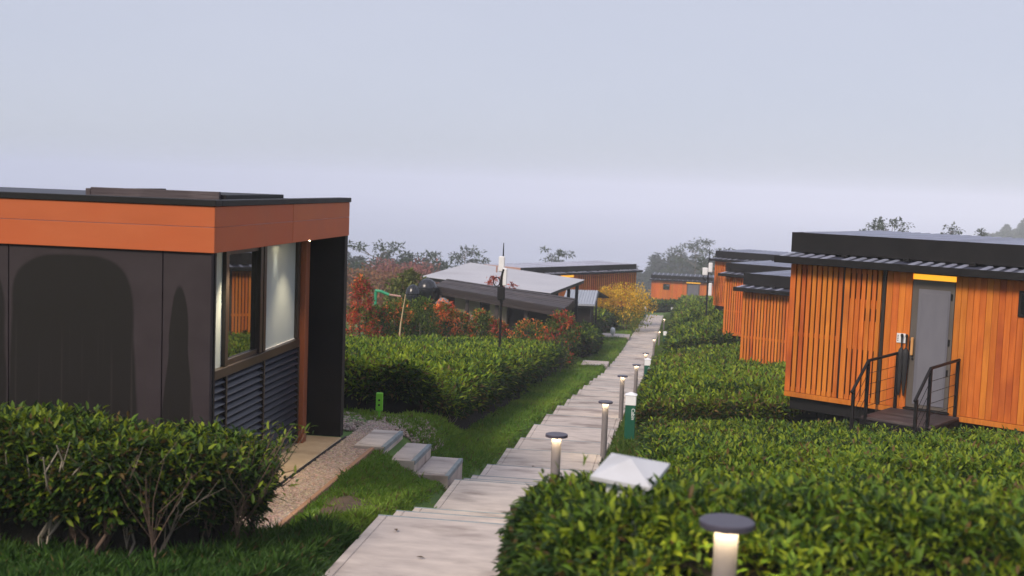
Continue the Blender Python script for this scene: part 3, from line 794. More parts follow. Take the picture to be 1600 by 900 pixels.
def cabin_near():
    L, D = 7.2, 3.6
    R = thing('cabin', 'nearest orange timber cabin with grey door, small railed landing and slatted screen', 'cabin', (1.86, 20.6, 6.74), CR, 'timber cabins beside the path')
    body(R, L, D); roof_set(R, L, D)
    t = M['teak']
    slats(R, 0.0, 0.93, t, rails=(0.0, 0.93, 2.05), gap=.024, broad=.105)
    boxpart('screen_post', M['black'], R, 0.932, 0.952, 0.0, 0.06, 0.0, 2.13)
    slats(R, 0.955, 1.585, t, rails=(0.0, 1.50, 2.05), gap=.025, broad=.10)
    # backing boards that close part of the right-hand screen's gaps
    boxpart('screen_backing', t, R, 0.96, 1.582, 0.032, 0.058, 0.83, 1.30)
    boxpart('screen_backing', t, R, 0.96, 1.30, 0.034, 0.060, 1.302, 1.50)
    boxpart('screen_backing', t, R, 0.96, 1.582, 0.034, 0.060, 1.576, 1.64)
    boxpart('corner_post', M['frame_dark'], R, 1.59, 1.645, -0.012, 0.06, -0.20, 2.13, .004)
    planks(R, 1.65, 2.065, t); planks(R, 2.735, 7.2, t)
    side_planks(R, D, t)
    # door
    boxpart('yellow_lamp', M['yellow_light'], R, 2.07, 2.73, -0.006, 0.05, 2.035, 2.115, .004)
    d = boxpart('door', M['door_frame'], R, 2.07, 2.73, -0.002, 0.07, 0.03, 2.03, .005)
    boxpart('door_leaf', M['door'], d, .105, .60, -0.016, -0.001, .06, 1.86, .006)
    boxpart('leaf_panel', M['door'], d, .155, .575, -0.022, -0.017, .13, 1.80, .004)
    boxpart('handle', M['handle_wood'], d, .045, .085, -0.07, -0.03, .82, 1.10, .008)
    boxpart('lock_plate', M['black'], d, .005, .04, -0.02, -0.003, .90, 1.04, .004)
    MB().lathe([(.017, 0), (.017, .02)], 10).build('keyhole', M['black'], d, (.07, -0.012, .75))
    for z in (.55, 1.02, 1.72): boxpart('hinge', M['black'], d, .605, .63, -0.02, -0.003, z, z + .10, .003)
    boxpart('threshold', M['black'], R, 2.05, 2.76, -0.06, 0.03, -0.002, 0.026, .003)
    w = boxpart('window', M['black'], R, 3.67, 4.25, -0.03, 0.05, 1.60, 1.985, .005)
    boxpart('pane', M['glass'], w, .04, .54, -0.004, 0.0, .04, .345)
    # landing and railings
    ld = MB().box(-0.06, 1.03, -0.002, 1.15, -0.16, -0.052).build('landing', M['black'], R, (1.90, -1.18, 0))
    for i in range(8):
        boxpart('deck_board', M['dark_plank'], ld, -0.05, 1.02, i * .146 + .002, i * .146 + .14, -0.05, -0.012, .004)
    boxpart('step', M['dark_plank'], ld, 0.0, .96, -0.34, -0.03, -0.26, -0.22, .004)
    boxpart('step', M['dark_plank'], ld, 0.0, .96, -0.66, -0.36, -0.46, -0.42, .004)
    for x in (1.92, 2.86):
        rl = MB().tube([(0, .0, .86), (0, -1.18, .84), (0, -1.72, .42)], .024, 8).build('railing', M['black'], R, (x, 0, 0))
        for y, z0, z1 in ((-0.045, -.16, .85), (-1.17, -.35, .83), (-1.66, -.75, .44)):
            MB().box(-.022, .022, y - .022, y + .022, z0, z1, .003).build('railing_post', M['black'], rl)
        for i in range(4):
            z = .16 + i * .165
            MB().tube([(0, -0.05, z), (0, -1.17, z - .01), (0, -1.66, z - .40)], .0045, 5).build('railing_cable', M['black'], rl)
    return R
cabin_near()

def cabin_row(loc, label, mat, L=6.5, D=3.6, rail=.80, extra=None):
    R = thing('cabin', label, 'cabin', loc, CR, 'timber cabins beside the path')
    body(R, L, D); roof_set(R, L, D, seam_pitch=.3)
    slats(R, 0.0, 2.6, mat, rails=(0.0, rail, 2.05), broad=.10)
    boxpart('corner_post', M['frame_dark'], R, 2.605, 2.66, -0.012, 0.06, -0.02, 2.13, .004)
    planks(R, 2.67, L, mat, pitch=.18)
    side_planks(R, D, mat, pitch=.2)
    return R
cabin_row((1.87, 35.1, 5.09), 'second timber cabin with a fully slatted end just behind the nearest one', M['teak'])
cabin_row((1.80, 46.7, 4.71), 'third slatted red brown cabin, half hidden between two others', M['teak_red'])
cabin_row((1.82, 61.4, 4.46), 'fourth narrow visible slatted cabin with the highest roof, behind the thin black pole', M['teak_red'], rail=.95)

def cabin_far_end():
    L, D = 7.5, 3.5
    R = thing('cabin', 'plank clad cabin facing the path end, with grey door and small square window', 'cabin', (-2.36, 112.4, -0.40), math.radians(-2), 'timber cabins beside the path')
    body(R, L, D); roof_set(R, L, D, seam_pitch=.42)
    t = M['teak_red']
    planks(R, 0, 3.24, t, pitch=.2); planks(R, 4.42, 5.2, t, pitch=.2)
    slats(R, 5.22, L, t, pitch=.2, gap=.06, broad=0)
    boxpart('yellow_lamp', M['yellow_light'], R, 3.2, 4.46, -0.01, 0.05, 2.02, 2.11, .004)
    d = boxpart('door', M['door_frame'], R, 3.25, 4.41, -0.004, 0.07, 0.03, 2.01, .005)
    boxpart('door_leaf', M['door'], d, .10, 1.05, -0.016, -0.001, .05, 1.90, .006)
    boxpart('handle', M['white_paint'], d, 1.0, 1.05, -0.07, -0.02, .55, .85, .008)
    w = boxpart('window', M['frame_dark'], R, 1.08, 1.68, -0.03, 0.05, 1.32, 1.86, .005)
    boxpart('pane', M['glass'], w, .06, .54, -0.004, 0.0, .06, .48)
    boxpart('window_hood', M['teak'], R, 1.05, 1.71, -0.05, -0.005, 1.875, 1.93)
    s = boxpart('wall_sign', M['white_paint'], None, 0, .26, 0, .02, 0, .26, .003)
    s.location = (-2.36 + 4.50, 112.4 - .22, .05)
    tag(s, 'small white square notice beside the grey door of the far end cabin', 'sign')
cabin_far_end()

def cabin_across():
    L, D = 10.9, 3.4
    R = thing('cabin', 'long dark timber cabin with vertical battens behind the grey shed and yellow shrub', 'cabin', (-9.08, 71.24, 2.48), math.radians(54), 'timber cabins beside the path')
    body(R, L, D); roof_set(R, L, D, seam_pitch=.36, end_board=M['pink_board'])
    planks(R, 0, 5.0, M['teak'], pitch=.2)
    slats(R, 5.02, L, M['teak'], pitch=.20, gap=.075, rails=(0.0, .9, 2.0), broad=.12)
    boxpart('side_wall', M['pink_board'], R, -0.006, 0.026, .06, D, 0.0, 2.13)
    boxpart('end_wall', M['teak_dark'], R, L - .028, L + .004, .06, D, 0.0, 2.13)
    boxpart('yellow_lamp', M['yellow_light'], R, 3.4, 4.6, -0.012, -0.006, 1.98, 2.10)
cabin_across()

# keypad sign and umbrellas by the near cabin's door (in the cabin's axes)
def cab(x, y, z):
    c, s = math.cos(CR), math.sin(CR)
    return (1.86 + x * c - y * s, 20.6 + x * s + y * c, 6.74 + z)
ws = thing('wall_sign', 'white notice plate with dark marks on planks left of the grey door', 'sign', cab(1.87, -0.008, 1.02), CR)
boxpart('plate', M['white_paint'], ws, 0, .145, -.012, 0, 0, .15, .003)
for i in range(4): boxpart('mark', M['ink'], ws, .014, .032, -.0145, -.0125, .03 + i * .026, .044 + i * .026)
for k, (dx, lab) in enumerate(((0.0, 'left one of two closed black umbrellas hanging beside the cabin door'), (0.075, 'right one of two closed black umbrellas, closest to the grey door'))):
    u = thing('umbrella', lab, 'umbrella', cab(1.975 + dx, -0.07, 0.20), CR, 'closed umbrellas by the cabin door')
    MB().lathe([(.008, 0), (.018, .04), (.034, .25), (.046, .55), (.052, .66), (.040, .72), (.012, .76)], 10).build('canopy', M['umbrella'], u, smooth=True)
    MB().tube([(0, 0, .75), (0, 0, .92)], [.009, .016], 8).build('handle', M['umbrella'], u)
    MB().lathe([(.018, .92), (.024, .94), (.018, .97)], 8).build('grip', M['black'], u)

# ------------------------------------------------------------------ bollard lamps, sign lamps
def make_bollard(lit=True):
    R = thing('bollard_lamp', 'x', 'bollard lamp', group='round capped bollard lamps along the path')
    MB().lathe([(.046, -.25), (.046, .7865)], 20).build('post', M['bollard_post'], R, smooth=False)
    MB().lathe([(.100, .792), (.103, .784), (.107, .786), (.107, .807), (.102, .811)], 32).build('cap', M['bollard_cap'], R)
    MB().lathe([(.060, .7875), (.094, .7875), (.094, .791), (.060, .791)], 24).build('light_ring', M['led'], R)
    return R
b0 = make_bollard()
b_spots = [(0.235, 4.70, 7.925, 'largest lit bollard lamp, standing close up among the tea leaves'),
           (-1.07, 11.4, 6.84, 'lit bollard lamp just beyond the white pyramid topped post'),
           (-0.97, 17.9, 6.04, 'lit bollard lamp standing directly left of the nearest green sign post'),
           (-1.02, 24.8, 5.38, 'lit bollard lamp next beyond the one by the nearest green sign'),
           (-0.92, 30.6, 4.79, 'slim lit bollard lamp half hidden by the corner of a clipped hedge'),
           (-0.93, 40.5, 3.77, 'lit bollard lamp whose cap shows just above the second green sign'),
           (-0.90, 54.5, 2.56, 'lit bollard lamp standing where the far hedge gap meets the path'),
           (-0.78, 61.6, 2.10, 'lit bollard lamp directly left of the third green sign'),
           (-0.70, 75.0, 1.33, 'farthest bollard lamp, a tiny dark post beyond the third green sign')]
for i, (x, y, z, lab) in enumerate(b_spots):
    o = b0 if i == 0 else copy_tree(b0)
    o.location = (x, y, z); o['label'] = lab

def text_mesh(txt, size, mat, extrude=.002):
    c = bpy.data.curves.new('lettering', 'FONT'); c.body = txt; c.size = size; c.extrude = extrude
    c.align_x = 'LEFT'; c.align_y = 'CENTER'
    o = bpy.data.objects.new('lettering', c); COL.objects.link(o)
    bpy.context.view_layer.update()
    dg = bpy.context.evaluated_depsgraph_get()
    me = bpy.data.meshes.new_from_object(o.evaluated_get(dg))
    bpy.data.objects.remove(o); bpy.data.curves.remove(c)
    me.materials.clear(); me.materials.append(mat)
    return me
CABIN_TXT = text_mesh('Cabin', .082, M['sign_white'])

def make_sign_lamp():
    R = thing('sign_lamp', 'x', 'sign post', group='green sign posts with white tops')
    MB().box(-.085, .085, -.085, .085, -.25, .63, .006).build('post', M['sign_green'], R)
    MB().box(-.088, .088, -.088, .088, .632, .80, .006).build('lamp_head', M['sign_white'], R)
    MB().hexa([(-.10, -.10, .801), (.10, -.10, .801), (.10, .10, .801), (-.10, .10, .801),
               (-.004, -.004, .848), (.004, -.004, .848), (.004, .004, .848), (-.004, .004, .848)]).build('pyramid_cap', M['sign_white'], R)
    t = place('lettering', CABIN_TXT, R, (.045, -.0875, .585))
    t.rotation_euler = Matrix(((0, 1, 0), (0, 0, -1), (-1, 0, 0))).to_euler()
    return R
s0 = make_sign_lamp()
for i, (x, y, z, lab) in enumerate([(-0.67, 20.1, 5.80, 'nearest green sign post with a white top and Cabin lettering'),
                                    (-0.73, 34.6, 4.39, 'second green sign post from the camera, half sunk behind the clipped hedge'),
                                    (-0.50, 62.6, 1.96, 'third green sign post, standing at the right edge of the far path'),
                                    (-0.30, 96.0, 0.05, 'farthest green sign post on the right at the end of the path'),
                                    (-2.40, 95.6, 0.05, 'lone green sign post with white top on the grass left of the path end')]):
    o = s0 if i == 0 else copy_tree(s0)
    o.location = (x, y, z); o['label'] = lab

# big white pyramid-topped post in the foreground hedge
pp = thing('pyramid_post', 'white post with a wide pyramid cap rising from the foreground hedge', 'post', (-0.17, 5.47, 7.735), math.radians(-16))
MB().box(-.085, .085, -.085, .085, -.25, .955, .006).build('post', M['sign_white'], pp)
_rim = MB().hexa([(-.142, -.142, -.018), (.142, -.142, -.018), (.142, .142, -.018), (-.142, .142, -.018),
           (-.142, -.142, 0), (.142, -.142, 0), (.142, .142, 0), (-.142, .142, 0)]).build('cap_rim', M['cap_white'], pp, (0, 0, .995))
_cap = MB().hexa([(-.142, -.142, .0002), (.142, -.142, .0002), (.142, .142, .0002), (-.142, .142, .0002),
           (-.002, -.002, .056), (.002, -.002, .056), (.002, .002, .056), (-.002, .002, .056)]).build('pyramid_cap', M['cap_white'], pp, (0, 0, .995))
for _o in (_rim, _cap): _o.rotation_euler = (math.radians(11), math.radians(3), 0)

bp_ = thing('stake_lamp', 'thin black stake lamp at the leafy corner of the foreground hedge, lighting the slabs', 'lamp', (-1.03, 8.3, 7.12))
MB().tube([(0, 0, -.2), (0, 0, .60)], .017, 10).build('shaft', M['black'], bp_)
MB().lathe([(.050, .612), (.055, .606), (.055, .632), (.048, .637)], 14).build('stake_cap', M['black'], bp_)
MB().lathe([(.020, .6085), (.045, .6085), (.045, .6115), (.020, .6115)], 14).build('light_ring', M['led'], bp_)

# a few dry leaves blown onto the path
for x_, yy_, zz_, lab in ((-1.85, 8.95, 7.12, 'dry leaf in the middle of the nearest wide slab'), (-2.2, 9.62, 7.12, 'dry leaf near the left far corner of the nearest wide slab'),
                          (-1.55, 12.6, 6.56, 'dry leaf on the second wide slab below the steps'), (-1.9, 16.9, 6.02, 'dry leaf on the path level with the nearest green sign')):
    lm = MB(); q = rnd.uniform(.03, .042)
    lm.add([(-q, 0, .004), (0, -q * .45, .012), (q, 0, .006), (0, q * .4, .014), (0, 0, .004)], [(0, 1, 4), (1, 2, 4), (2, 3, 4), (3, 0, 4)])
    o = lm.build('fallen_leaf', M['bark'], None, (x_, yy_, zz_ + .006), rnd.uniform(0, 6.28))
    tag(o, lab, 'leaf', 'dry leaves on the path')

# lime outlet box on a stake beside the steps
lb = thing('outlet_post', 'lime green outlet box with two dark holes on a short stake', 'outlet box', (-3.80, 15.42, 6.86), math.radians(4))
MB().box(-.045, .045, -.025, .025, .12, .36, .008).build('box', M['lime'], lb)
MB().box(-.013, .013, -.012, .012, -.15, .119, .003).build('stake', M['lime'], lb)
for z in (.20, .265): 
    h = MB().tube([(0, -.029, z), (0, -.0255, z)], .014, 12).build('socket_hole', M['black'], lb)

# small white lamp on the left grass
wl_ = thing('garden_light', 'small white rounded garden light standing at the far side slab', 'garden light', (-3.35, 65.8, 1.84))
MB().lathe([(.05, -.1), (.05, .28), (.075, .30)], 12).build('post', M['white_paint'], wl_)
MB().lathe([(.10, .30), (.13, .36), (.13, .55), (.09, .63), (.02, .66)], 14).build('hood', M['sign_white'], wl_, smooth=True)

# antenna poles
def antenna_pole(loc, label, h, cable, sc=1.0):
    R = thing('antenna_pole', label, 'antenna pole', loc)
    r = .032 * sc
    MB().tube([(0, 0, -.9), (0, 0, h * .62), (.01, 0, h * .80)], [r, r, r * .9], 10).build('pole', M['black'], R)
    MB().tube([(.01, 0, h * .80), (.012, 0, h * .86), (.012, 0, h)], [r * .9, r * .7, r * .35], 8).build('whip', M['black'], R)
    return R
p1 = antenna_pole((-4.56, 31.5, 5.0), 'nearer black pole with white radio box and looped cable rising from left hedge', 3.48, True)
MB().box(-.10, .06, -.05, .03, 2.72, 3.13, .02).build('radio_box', M['white_paint'], p1)
MB().box(.03, .14, -.10, -.02, 2.36, 2.82, .02).build('radio_box', M['white_paint'], p1)
MB().box(-.10, .10, -.11, -.035, 1.98, 2.34, .02).build('power_box', M['black'], p1)
MB().box(-.165, -.13, -.02, .02, 2.70, 2.86, .004).build('bracket', M['pink_board'], p1)
loop = [(-.13 + .085 * math.cos(a), -.06, 2.46 + .12 * math.sin(a)) for a in np.linspace(.3, 2 * math.pi + .3, 15)]
MB().tube(loop, .014, 6).build('cable_loop', M['black'], p1)
MB().tube([(-.02, -.07, 2.30), (.0, -.09, 2.6), (.05, -.09, 2.80)], .03, 6).build('cable', M['black'], p1)
MB().tube([(.03, -.07, 2.0), (.05, -.07, 1.88), (.0, -.05, 1.84)], .016, 6).build('cable', M['black'], p1)
p2 = antenna_pole((1.48, 60.5, 3.3), 'farther black pole with white units in front of the red brown cabins', 4.0, False, 1.3)
for (a, b, c, d) in ((-.28, -.02, 2.62, 3.0), (.0, .20, 2.78, 3.25), (.05, .22, 1.62, 2.25)):
    MB().box(a, b, -.12, .04, c, d, .03).build('radio_box', M['white_paint'], p2)
MB().tube([(-.15, -.04, 2.7), (-.25, -.1, 2.5), (-.1, -.05, 2.35)], .03, 6).build('cable', M['black'], p2)

# ------------------------------------------------------------------ pavilion, pergola, shed, tanks
def build_pavilion():
    P = [Vector(p) for p in ((-11.48, 53.78, 5.73), (-5.15, 49.57, 5.63), (-4.29, 56.78, 5.70), (-10.49, 61.02, 5.99))]
    R = thing('pavilion', 'open pavilion with a wide pale grey flat roof on black posts', 'pavilion', (-8, 55, 3.0))
    dn = Vector((0, 0, -.16)); o = Vector((8, -55, -3.0))
    inset = [p + (sum(P, Vector()) / 4 - p) * .012 for p in P]
    MB().hexa([tuple(p + o + dn) for p in inset] + [tuple(p + o - Vector((0, 0, .012))) for p in inset]).build('roof_edge', M['black'], R)
    MB().hexa([tuple(p + o - Vector((0, 0, .010))) for p in P] + [tuple(p + o) for p in P]).build('roof_sheet', M['grey_roof'], R)
    def q(u, v, z): 
        a = P[0].lerp(P[1], u); b = P[3].lerp(P[2], u); p = a.lerp(b, v) + o
        return Vector((p.x, p.y, z))
    for u, v in ((.05, .06), (.5, .06), (.95, .08), (.97, .18), (.96, .32), (.95, .7), (.95, .95), (.05, .95), (.5, .95)):
        p = q(u, v, 0); top = (P[0].lerp(P[1], u)).lerp(P[3].lerp(P[2], u), v).z - 3.0 - .165
        MB().box(p.x - .07, p.x + .07, p.y - .07, p.y + .07, -.6, top, .005).build('post', M['black'], R)
    a, b, c, d = q(.1, .15, 0), q(.9, .25, 0), q(.9, .85, 0), q(.1, .85, 0)
    MB().hexa([tuple(x + Vector((0, 0, -.4))) for x in (a, b, c, d)] + [tuple(x + Vector((0, 0, 1.7))) for x in (a, b, c, d)]).build('inner_wall', M['void'], R)
build_pavilion()

def build_pergola():
    FL, FR, BR, BL = [Vector(p) for p in ((-9.76, 47.95, 5.85), (-4.09, 44.64, 5.52), (-3.89, 47.21, 5.69), (-9.62, 50.5, 5.95))]
    R = thing('lean_to', 'low building with a dark plank roof behind the red leaved shrubs', 'building', (-7, 47, 3.3))
    o = Vector((7, -47, -3.3)); n = 7
    for i in range(n):
        t0, t1 = i / n, (i + 1) / n - .04
        p = [FL.lerp(BL, t0), FR.lerp(BR, t0), FR.lerp(BR, t1), FL.lerp(BL, t1)]
        dz = Vector((0, 0, rnd.uniform(-.012, .012)))
        MB().hexa([tuple(x + o + dz - Vector((0, 0, .05))) for x in p] + [tuple(x + o + dz) for x in p]).build('roof_plank', M['dark_plank'], R)
    e = (FR - FL).normalized(); nrm = Vector((e.y, -e.x, 0)).normalized()
    for k in range(2):
        z0, z1 = -.32 + k * .155, -.32 + k * .155 + .145
        p = [FL + nrm * .02, FR + nrm * .02, FR + nrm * .06, FL + nrm * .06]
        MB().hexa([tuple(x + o + Vector((0, 0, z0))) for x in (p[3], p[2], p[1], p[0])] + [tuple(x + o + Vector((0, 0, z1))) for x in (p[3], p[2], p[1], p[0])]).build('fascia_board', M['dark_fascia'], R)
    p = [FL.lerp(BL, .1), FR.lerp(BR, .1), FR.lerp(BR, .95), FL.lerp(BL, .95)]
    MB().hexa([tuple(x + o - Vector((0, 0, .32))) for x in p] + [tuple(x + o - Vector((0, 0, .07))) for x in p]).build('roof_beam', M['black'], R)
    def q(u, v): 
        x = FL.lerp(FR, u).lerp(BL.lerp(BR, u), v) + o
        return x
    for u in (.03, .27, .5, .72, .97):
        x = q(u, .12)
        MB().box(x.x - .07, x.x + .07, x.y - .07, x.y + .07, -.8, x.z - .33, .005).build('post', M['dark_plank'], R)
    a, b, c, d = q(.02, .45), q(.98, .45), q(.98, .9), q(.02, .9)
    MB().hexa([(x.x, x.y, -.8) for x in (a, b, c, d)] + [(x.x, x.y, x.z - .33) for x in (a, b, c, d)]).build('inner_wall', M['void'], R)
    for u0, u1, zt in ((.14, .34, -.36), (.42, .55, -.36)):
        a, b = q(u0, .36), q(u1, .36)
        c, d = q(u1, .42), q(u0, .42)
        MB().hexa([(x.x, x.y, -.4) for x in (a, b, c, d)] + [(x.x, x.y, x.z + zt) for x in (a, b, c, d)]).build('wall_panel', M['beige'], R)
build_pergola()

def build_shed():
    R = thing('shed', 'small shed with a pale corrugated metal roof between pavilion and long dark cabin', 'shed', (-4.9, 62, 3.2))
    o = Vector((4.9, -62, -3.2))
    BL, BR, FR, FL = [Vector(p) + o for p in ((-5.75, 63.6, 4.62), (-4.10, 63.8, 4.62), (-4.05, 60.9, 4.15), (-5.7, 60.6, 4.15))]
    n = 12
    for i in range(n):
        t0, t1 = i / n, (i + .80) / n
        p = [FL.lerp(FR, t0), FL.lerp(FR, t1), BL.lerp(BR, t1), BL.lerp(BR, t0)]
        MB().hexa([tuple(x + Vector((0, 0, -.03))) for x in p] + [tuple(x + Vector((0, 0, .02))) for x in p]).build('roof_corrugation', M['corrugated'], R)
    p = [FL, FR, BR, BL]
    MB().hexa([tuple(x + Vector((0, 0, -.07))) for x in p] + [tuple(x + Vector((0, 0, -.031))) for x in p]).build('roof_sheet', M['corrugated'], R)
    # far slope and gable board
    RR = [BL, BR, BR + Vector((.5, 1.6, -.45)), BL + Vector((.3, 1.6, -.45))]
    MB().hexa([tuple(x + Vector((0, 0, -.06))) for x in RR] + [tuple(x + Vector((0, 0, -.005))) for x in RR]).build('roof_sheet', M['black'], R)
    MB().hexa([tuple(x) for x in (FR + Vector((.02, 0, -.16)), FR + Vector((.06, 0, -.16)), BR + Vector((.06, 0, -.16)), BR + Vector((.02, 0, -.16)),
                                  FR + Vector((.02, 0, .0)), FR + Vector((.06, 0, .0)), BR + Vector((.06, 0, .0)), BR + Vector((.02, 0, .0)))]).build('gable_board', M['black'], R)
    for x, y in ((-.72, -1.2), (.75, -1.0), (.75, 1.6), (-.72, 1.6)):
        MB().box(x - .05, x + .05, y - .05, y + .05, -2.0, .85, .004).build('post', M['black'], R)
    MB().box(-.66, .60, -.6, 1.5, -2.0, .70).build('inner_wall', M['void'], R)
build_shed()

def water_tank(loc, r, h, label):
    R = thing('water_tank', label, 'water tank', loc, 0, 'black domed water tanks')
    MB().lathe([(r * .96, -1.2), (r * .96, h - .30), (r, h - .28), (r, h - .20), (r * .97, h - .18)], 28).build('body', M['tank'], R, smooth=True)
    MB().lathe([(r * 1.06, h - .18), (r * 1.06, h - .14), (r * .98, h - .05), (r * .80, h + .08), (r * .5, h + .17), (r * .15, h + .21)], 28).build('domed_lid', M['tank'], R, smooth=True)
water_tank((-9.85, 47.3, 4.5), .38, 1.46, 'larger black water tank with a glossy domed lid behind the shrubs')
water_tank((-10.22, 46.4, 4.5), .27, 1.28, 'smaller black water tank in front of the larger domed one')
cw = thing('vent_cowl', 'grey conical vent cowl beside the domed black water tanks', 'vent', (-9.05, 46.6, 4.4))
MB().lathe([(.24, -1.0), (.24, .95)], 14).build('duct', M['tank'], cw)
MB().lathe([(.32, .86), (.31, .89), (.12, 1.08), (.06, 1.10)], 18).build('hood', M['cowl'], cw)
MB().lathe([(.22, .60), (.26, .855)], 14).build('collar', M['beige'], cw)
gp = thing('green_pipe', 'bent green plastic pipe standing between the red shrub and the water tanks', 'pipe', (-11.25, 44.6, 4.6))
MB().tube([(0, 0, -.8), (0, 0, 1.20)], .055, 10).build('riser', M['green_pipe'], gp)
MB().tube([(-.03, 0, 1.24), (.20, .02, 1.22), (.50, .05, 1.10)], .055, 10).build('arm', M['green_pipe'], gp)
MB().tube([(.48, .05, 1.11), (.95, .08, 1.06)], .04, 10).build('joint_pipe', M['pink_board'], gp)

# ------------------------------------------------------------------ foliage tools
def unit(v): return v / (np.linalg.norm(v, axis=-1, keepdims=True) + 1e-9)

def leaves_mesh(name, P, D, Lg, Wd, C, mat, detail=1, droop=.15, fold=.25):
    """one small folded blade per row: base P, direction D, length, width, colour"""
    n = len(P)
    D = unit(D)
    upv = np.tile(np.array([0, 0, 1.0]), (n, 1)) + RNG.normal(0, .25, (n, 3))
    S = unit(np.cross(D, upv)); Nn = np.cross(S, D)
    Lg = Lg[:, None]; Wd = Wd[:, None]
    if detail == 2:
        t = [0, .3, .68, 1.0]
        dr = lambda k: -Nn * Lg * droop * (t[k] ** 2) * 1.6
        b = P; m1 = P + D * Lg * t[1] + dr(1); m2 = P + D * Lg * t[2] + dr(2); tp = P + D * Lg + dr(3)
        w1, w2 = Wd * .42, Wd * .40
        f1 = Nn * Wd * fold
        V = np.stack([b, m1, m2, tp, m1 - S * w1 + f1, m2 - S * w2 + f1 * .8, m1 + S * w1 + f1, m2 + S * w2 + f1 * .8], 1)
        faces = [(0, 1, 4), (1, 2, 5, 4), (2, 3, 5), (0, 6, 1), (1, 6, 7, 2), (2, 7, 3)]
        k = 8
    elif detail == 1:
        b = P; tp = P + D * Lg - Nn * Lg * droop; m = P + D * Lg * .5 + Nn * 0
        f1 = Nn * Wd * fold
        V = np.stack([b, tp, P + D * Lg * .46 - S * Wd * .5 + f1, P + D * Lg * .46 + S * Wd * .5 + f1], 1)
        faces = [(0, 1, 2), (0, 3, 1)]; k = 4
    else:
        V = np.stack([P - S * Wd * .5, P + S * Wd * .5, P + D * Lg], 1)
        faces = [(0, 1, 2)]; k = 3
    fl = np.concatenate([np.array(f) for f in faces]); tot = np.array([len(f) for f in faces])
    loops = (np.arange(n)[:, None] * k + fl[None]).ravel()
    totals = np.tile(tot, n); starts = np.concatenate([[0], np.cumsum(totals)[:-1]])
    cc = np.repeat(C, k, 0)
    return fast_mesh(name, V.reshape(-1, 3), loops, starts, totals, mat, cc)

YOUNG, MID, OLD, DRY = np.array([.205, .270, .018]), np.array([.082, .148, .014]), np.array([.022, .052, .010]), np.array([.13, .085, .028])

def cam_xy(x, y):
    """image column / depth of ground-plan points, for choosing how much detail they need"""
    d = -x * math.sin(YAW) + y * math.cos(YAW); s = x * math.cos(YAW) + y * math.sin(YAW)
    return s, d
def in_view(x, y, m=1.2):
    s, d = cam_xy(x, y)
    return (d > 1.5) & (np.abs(s) < d * .46 + m)

def bushes(x, y, sp=.85):
    """0..1 dome pattern of single bushes grown together"""
    gx, gy = np.floor(x / sp).astype(int), np.floor(y / sp).astype(int)
    best = np.full(np.shape(x), 9.0)
    for i in (-1, 0, 1):
        for j in (-1, 0, 1):
            cx, cy = gx + i, gy + j
            h1 = _NG[cx % 64, cy % 64]; h2 = _NG[(cx + 17) % 64, (cy + 31) % 64]
            best = np.minimum(best, np.hypot(x - (cx + .2 + .6 * h1) * sp, y - (cy + .2 + .6 * h2) * sp))
    return 1 - np.clip(best / (sp * .75), 0, 1) ** 2

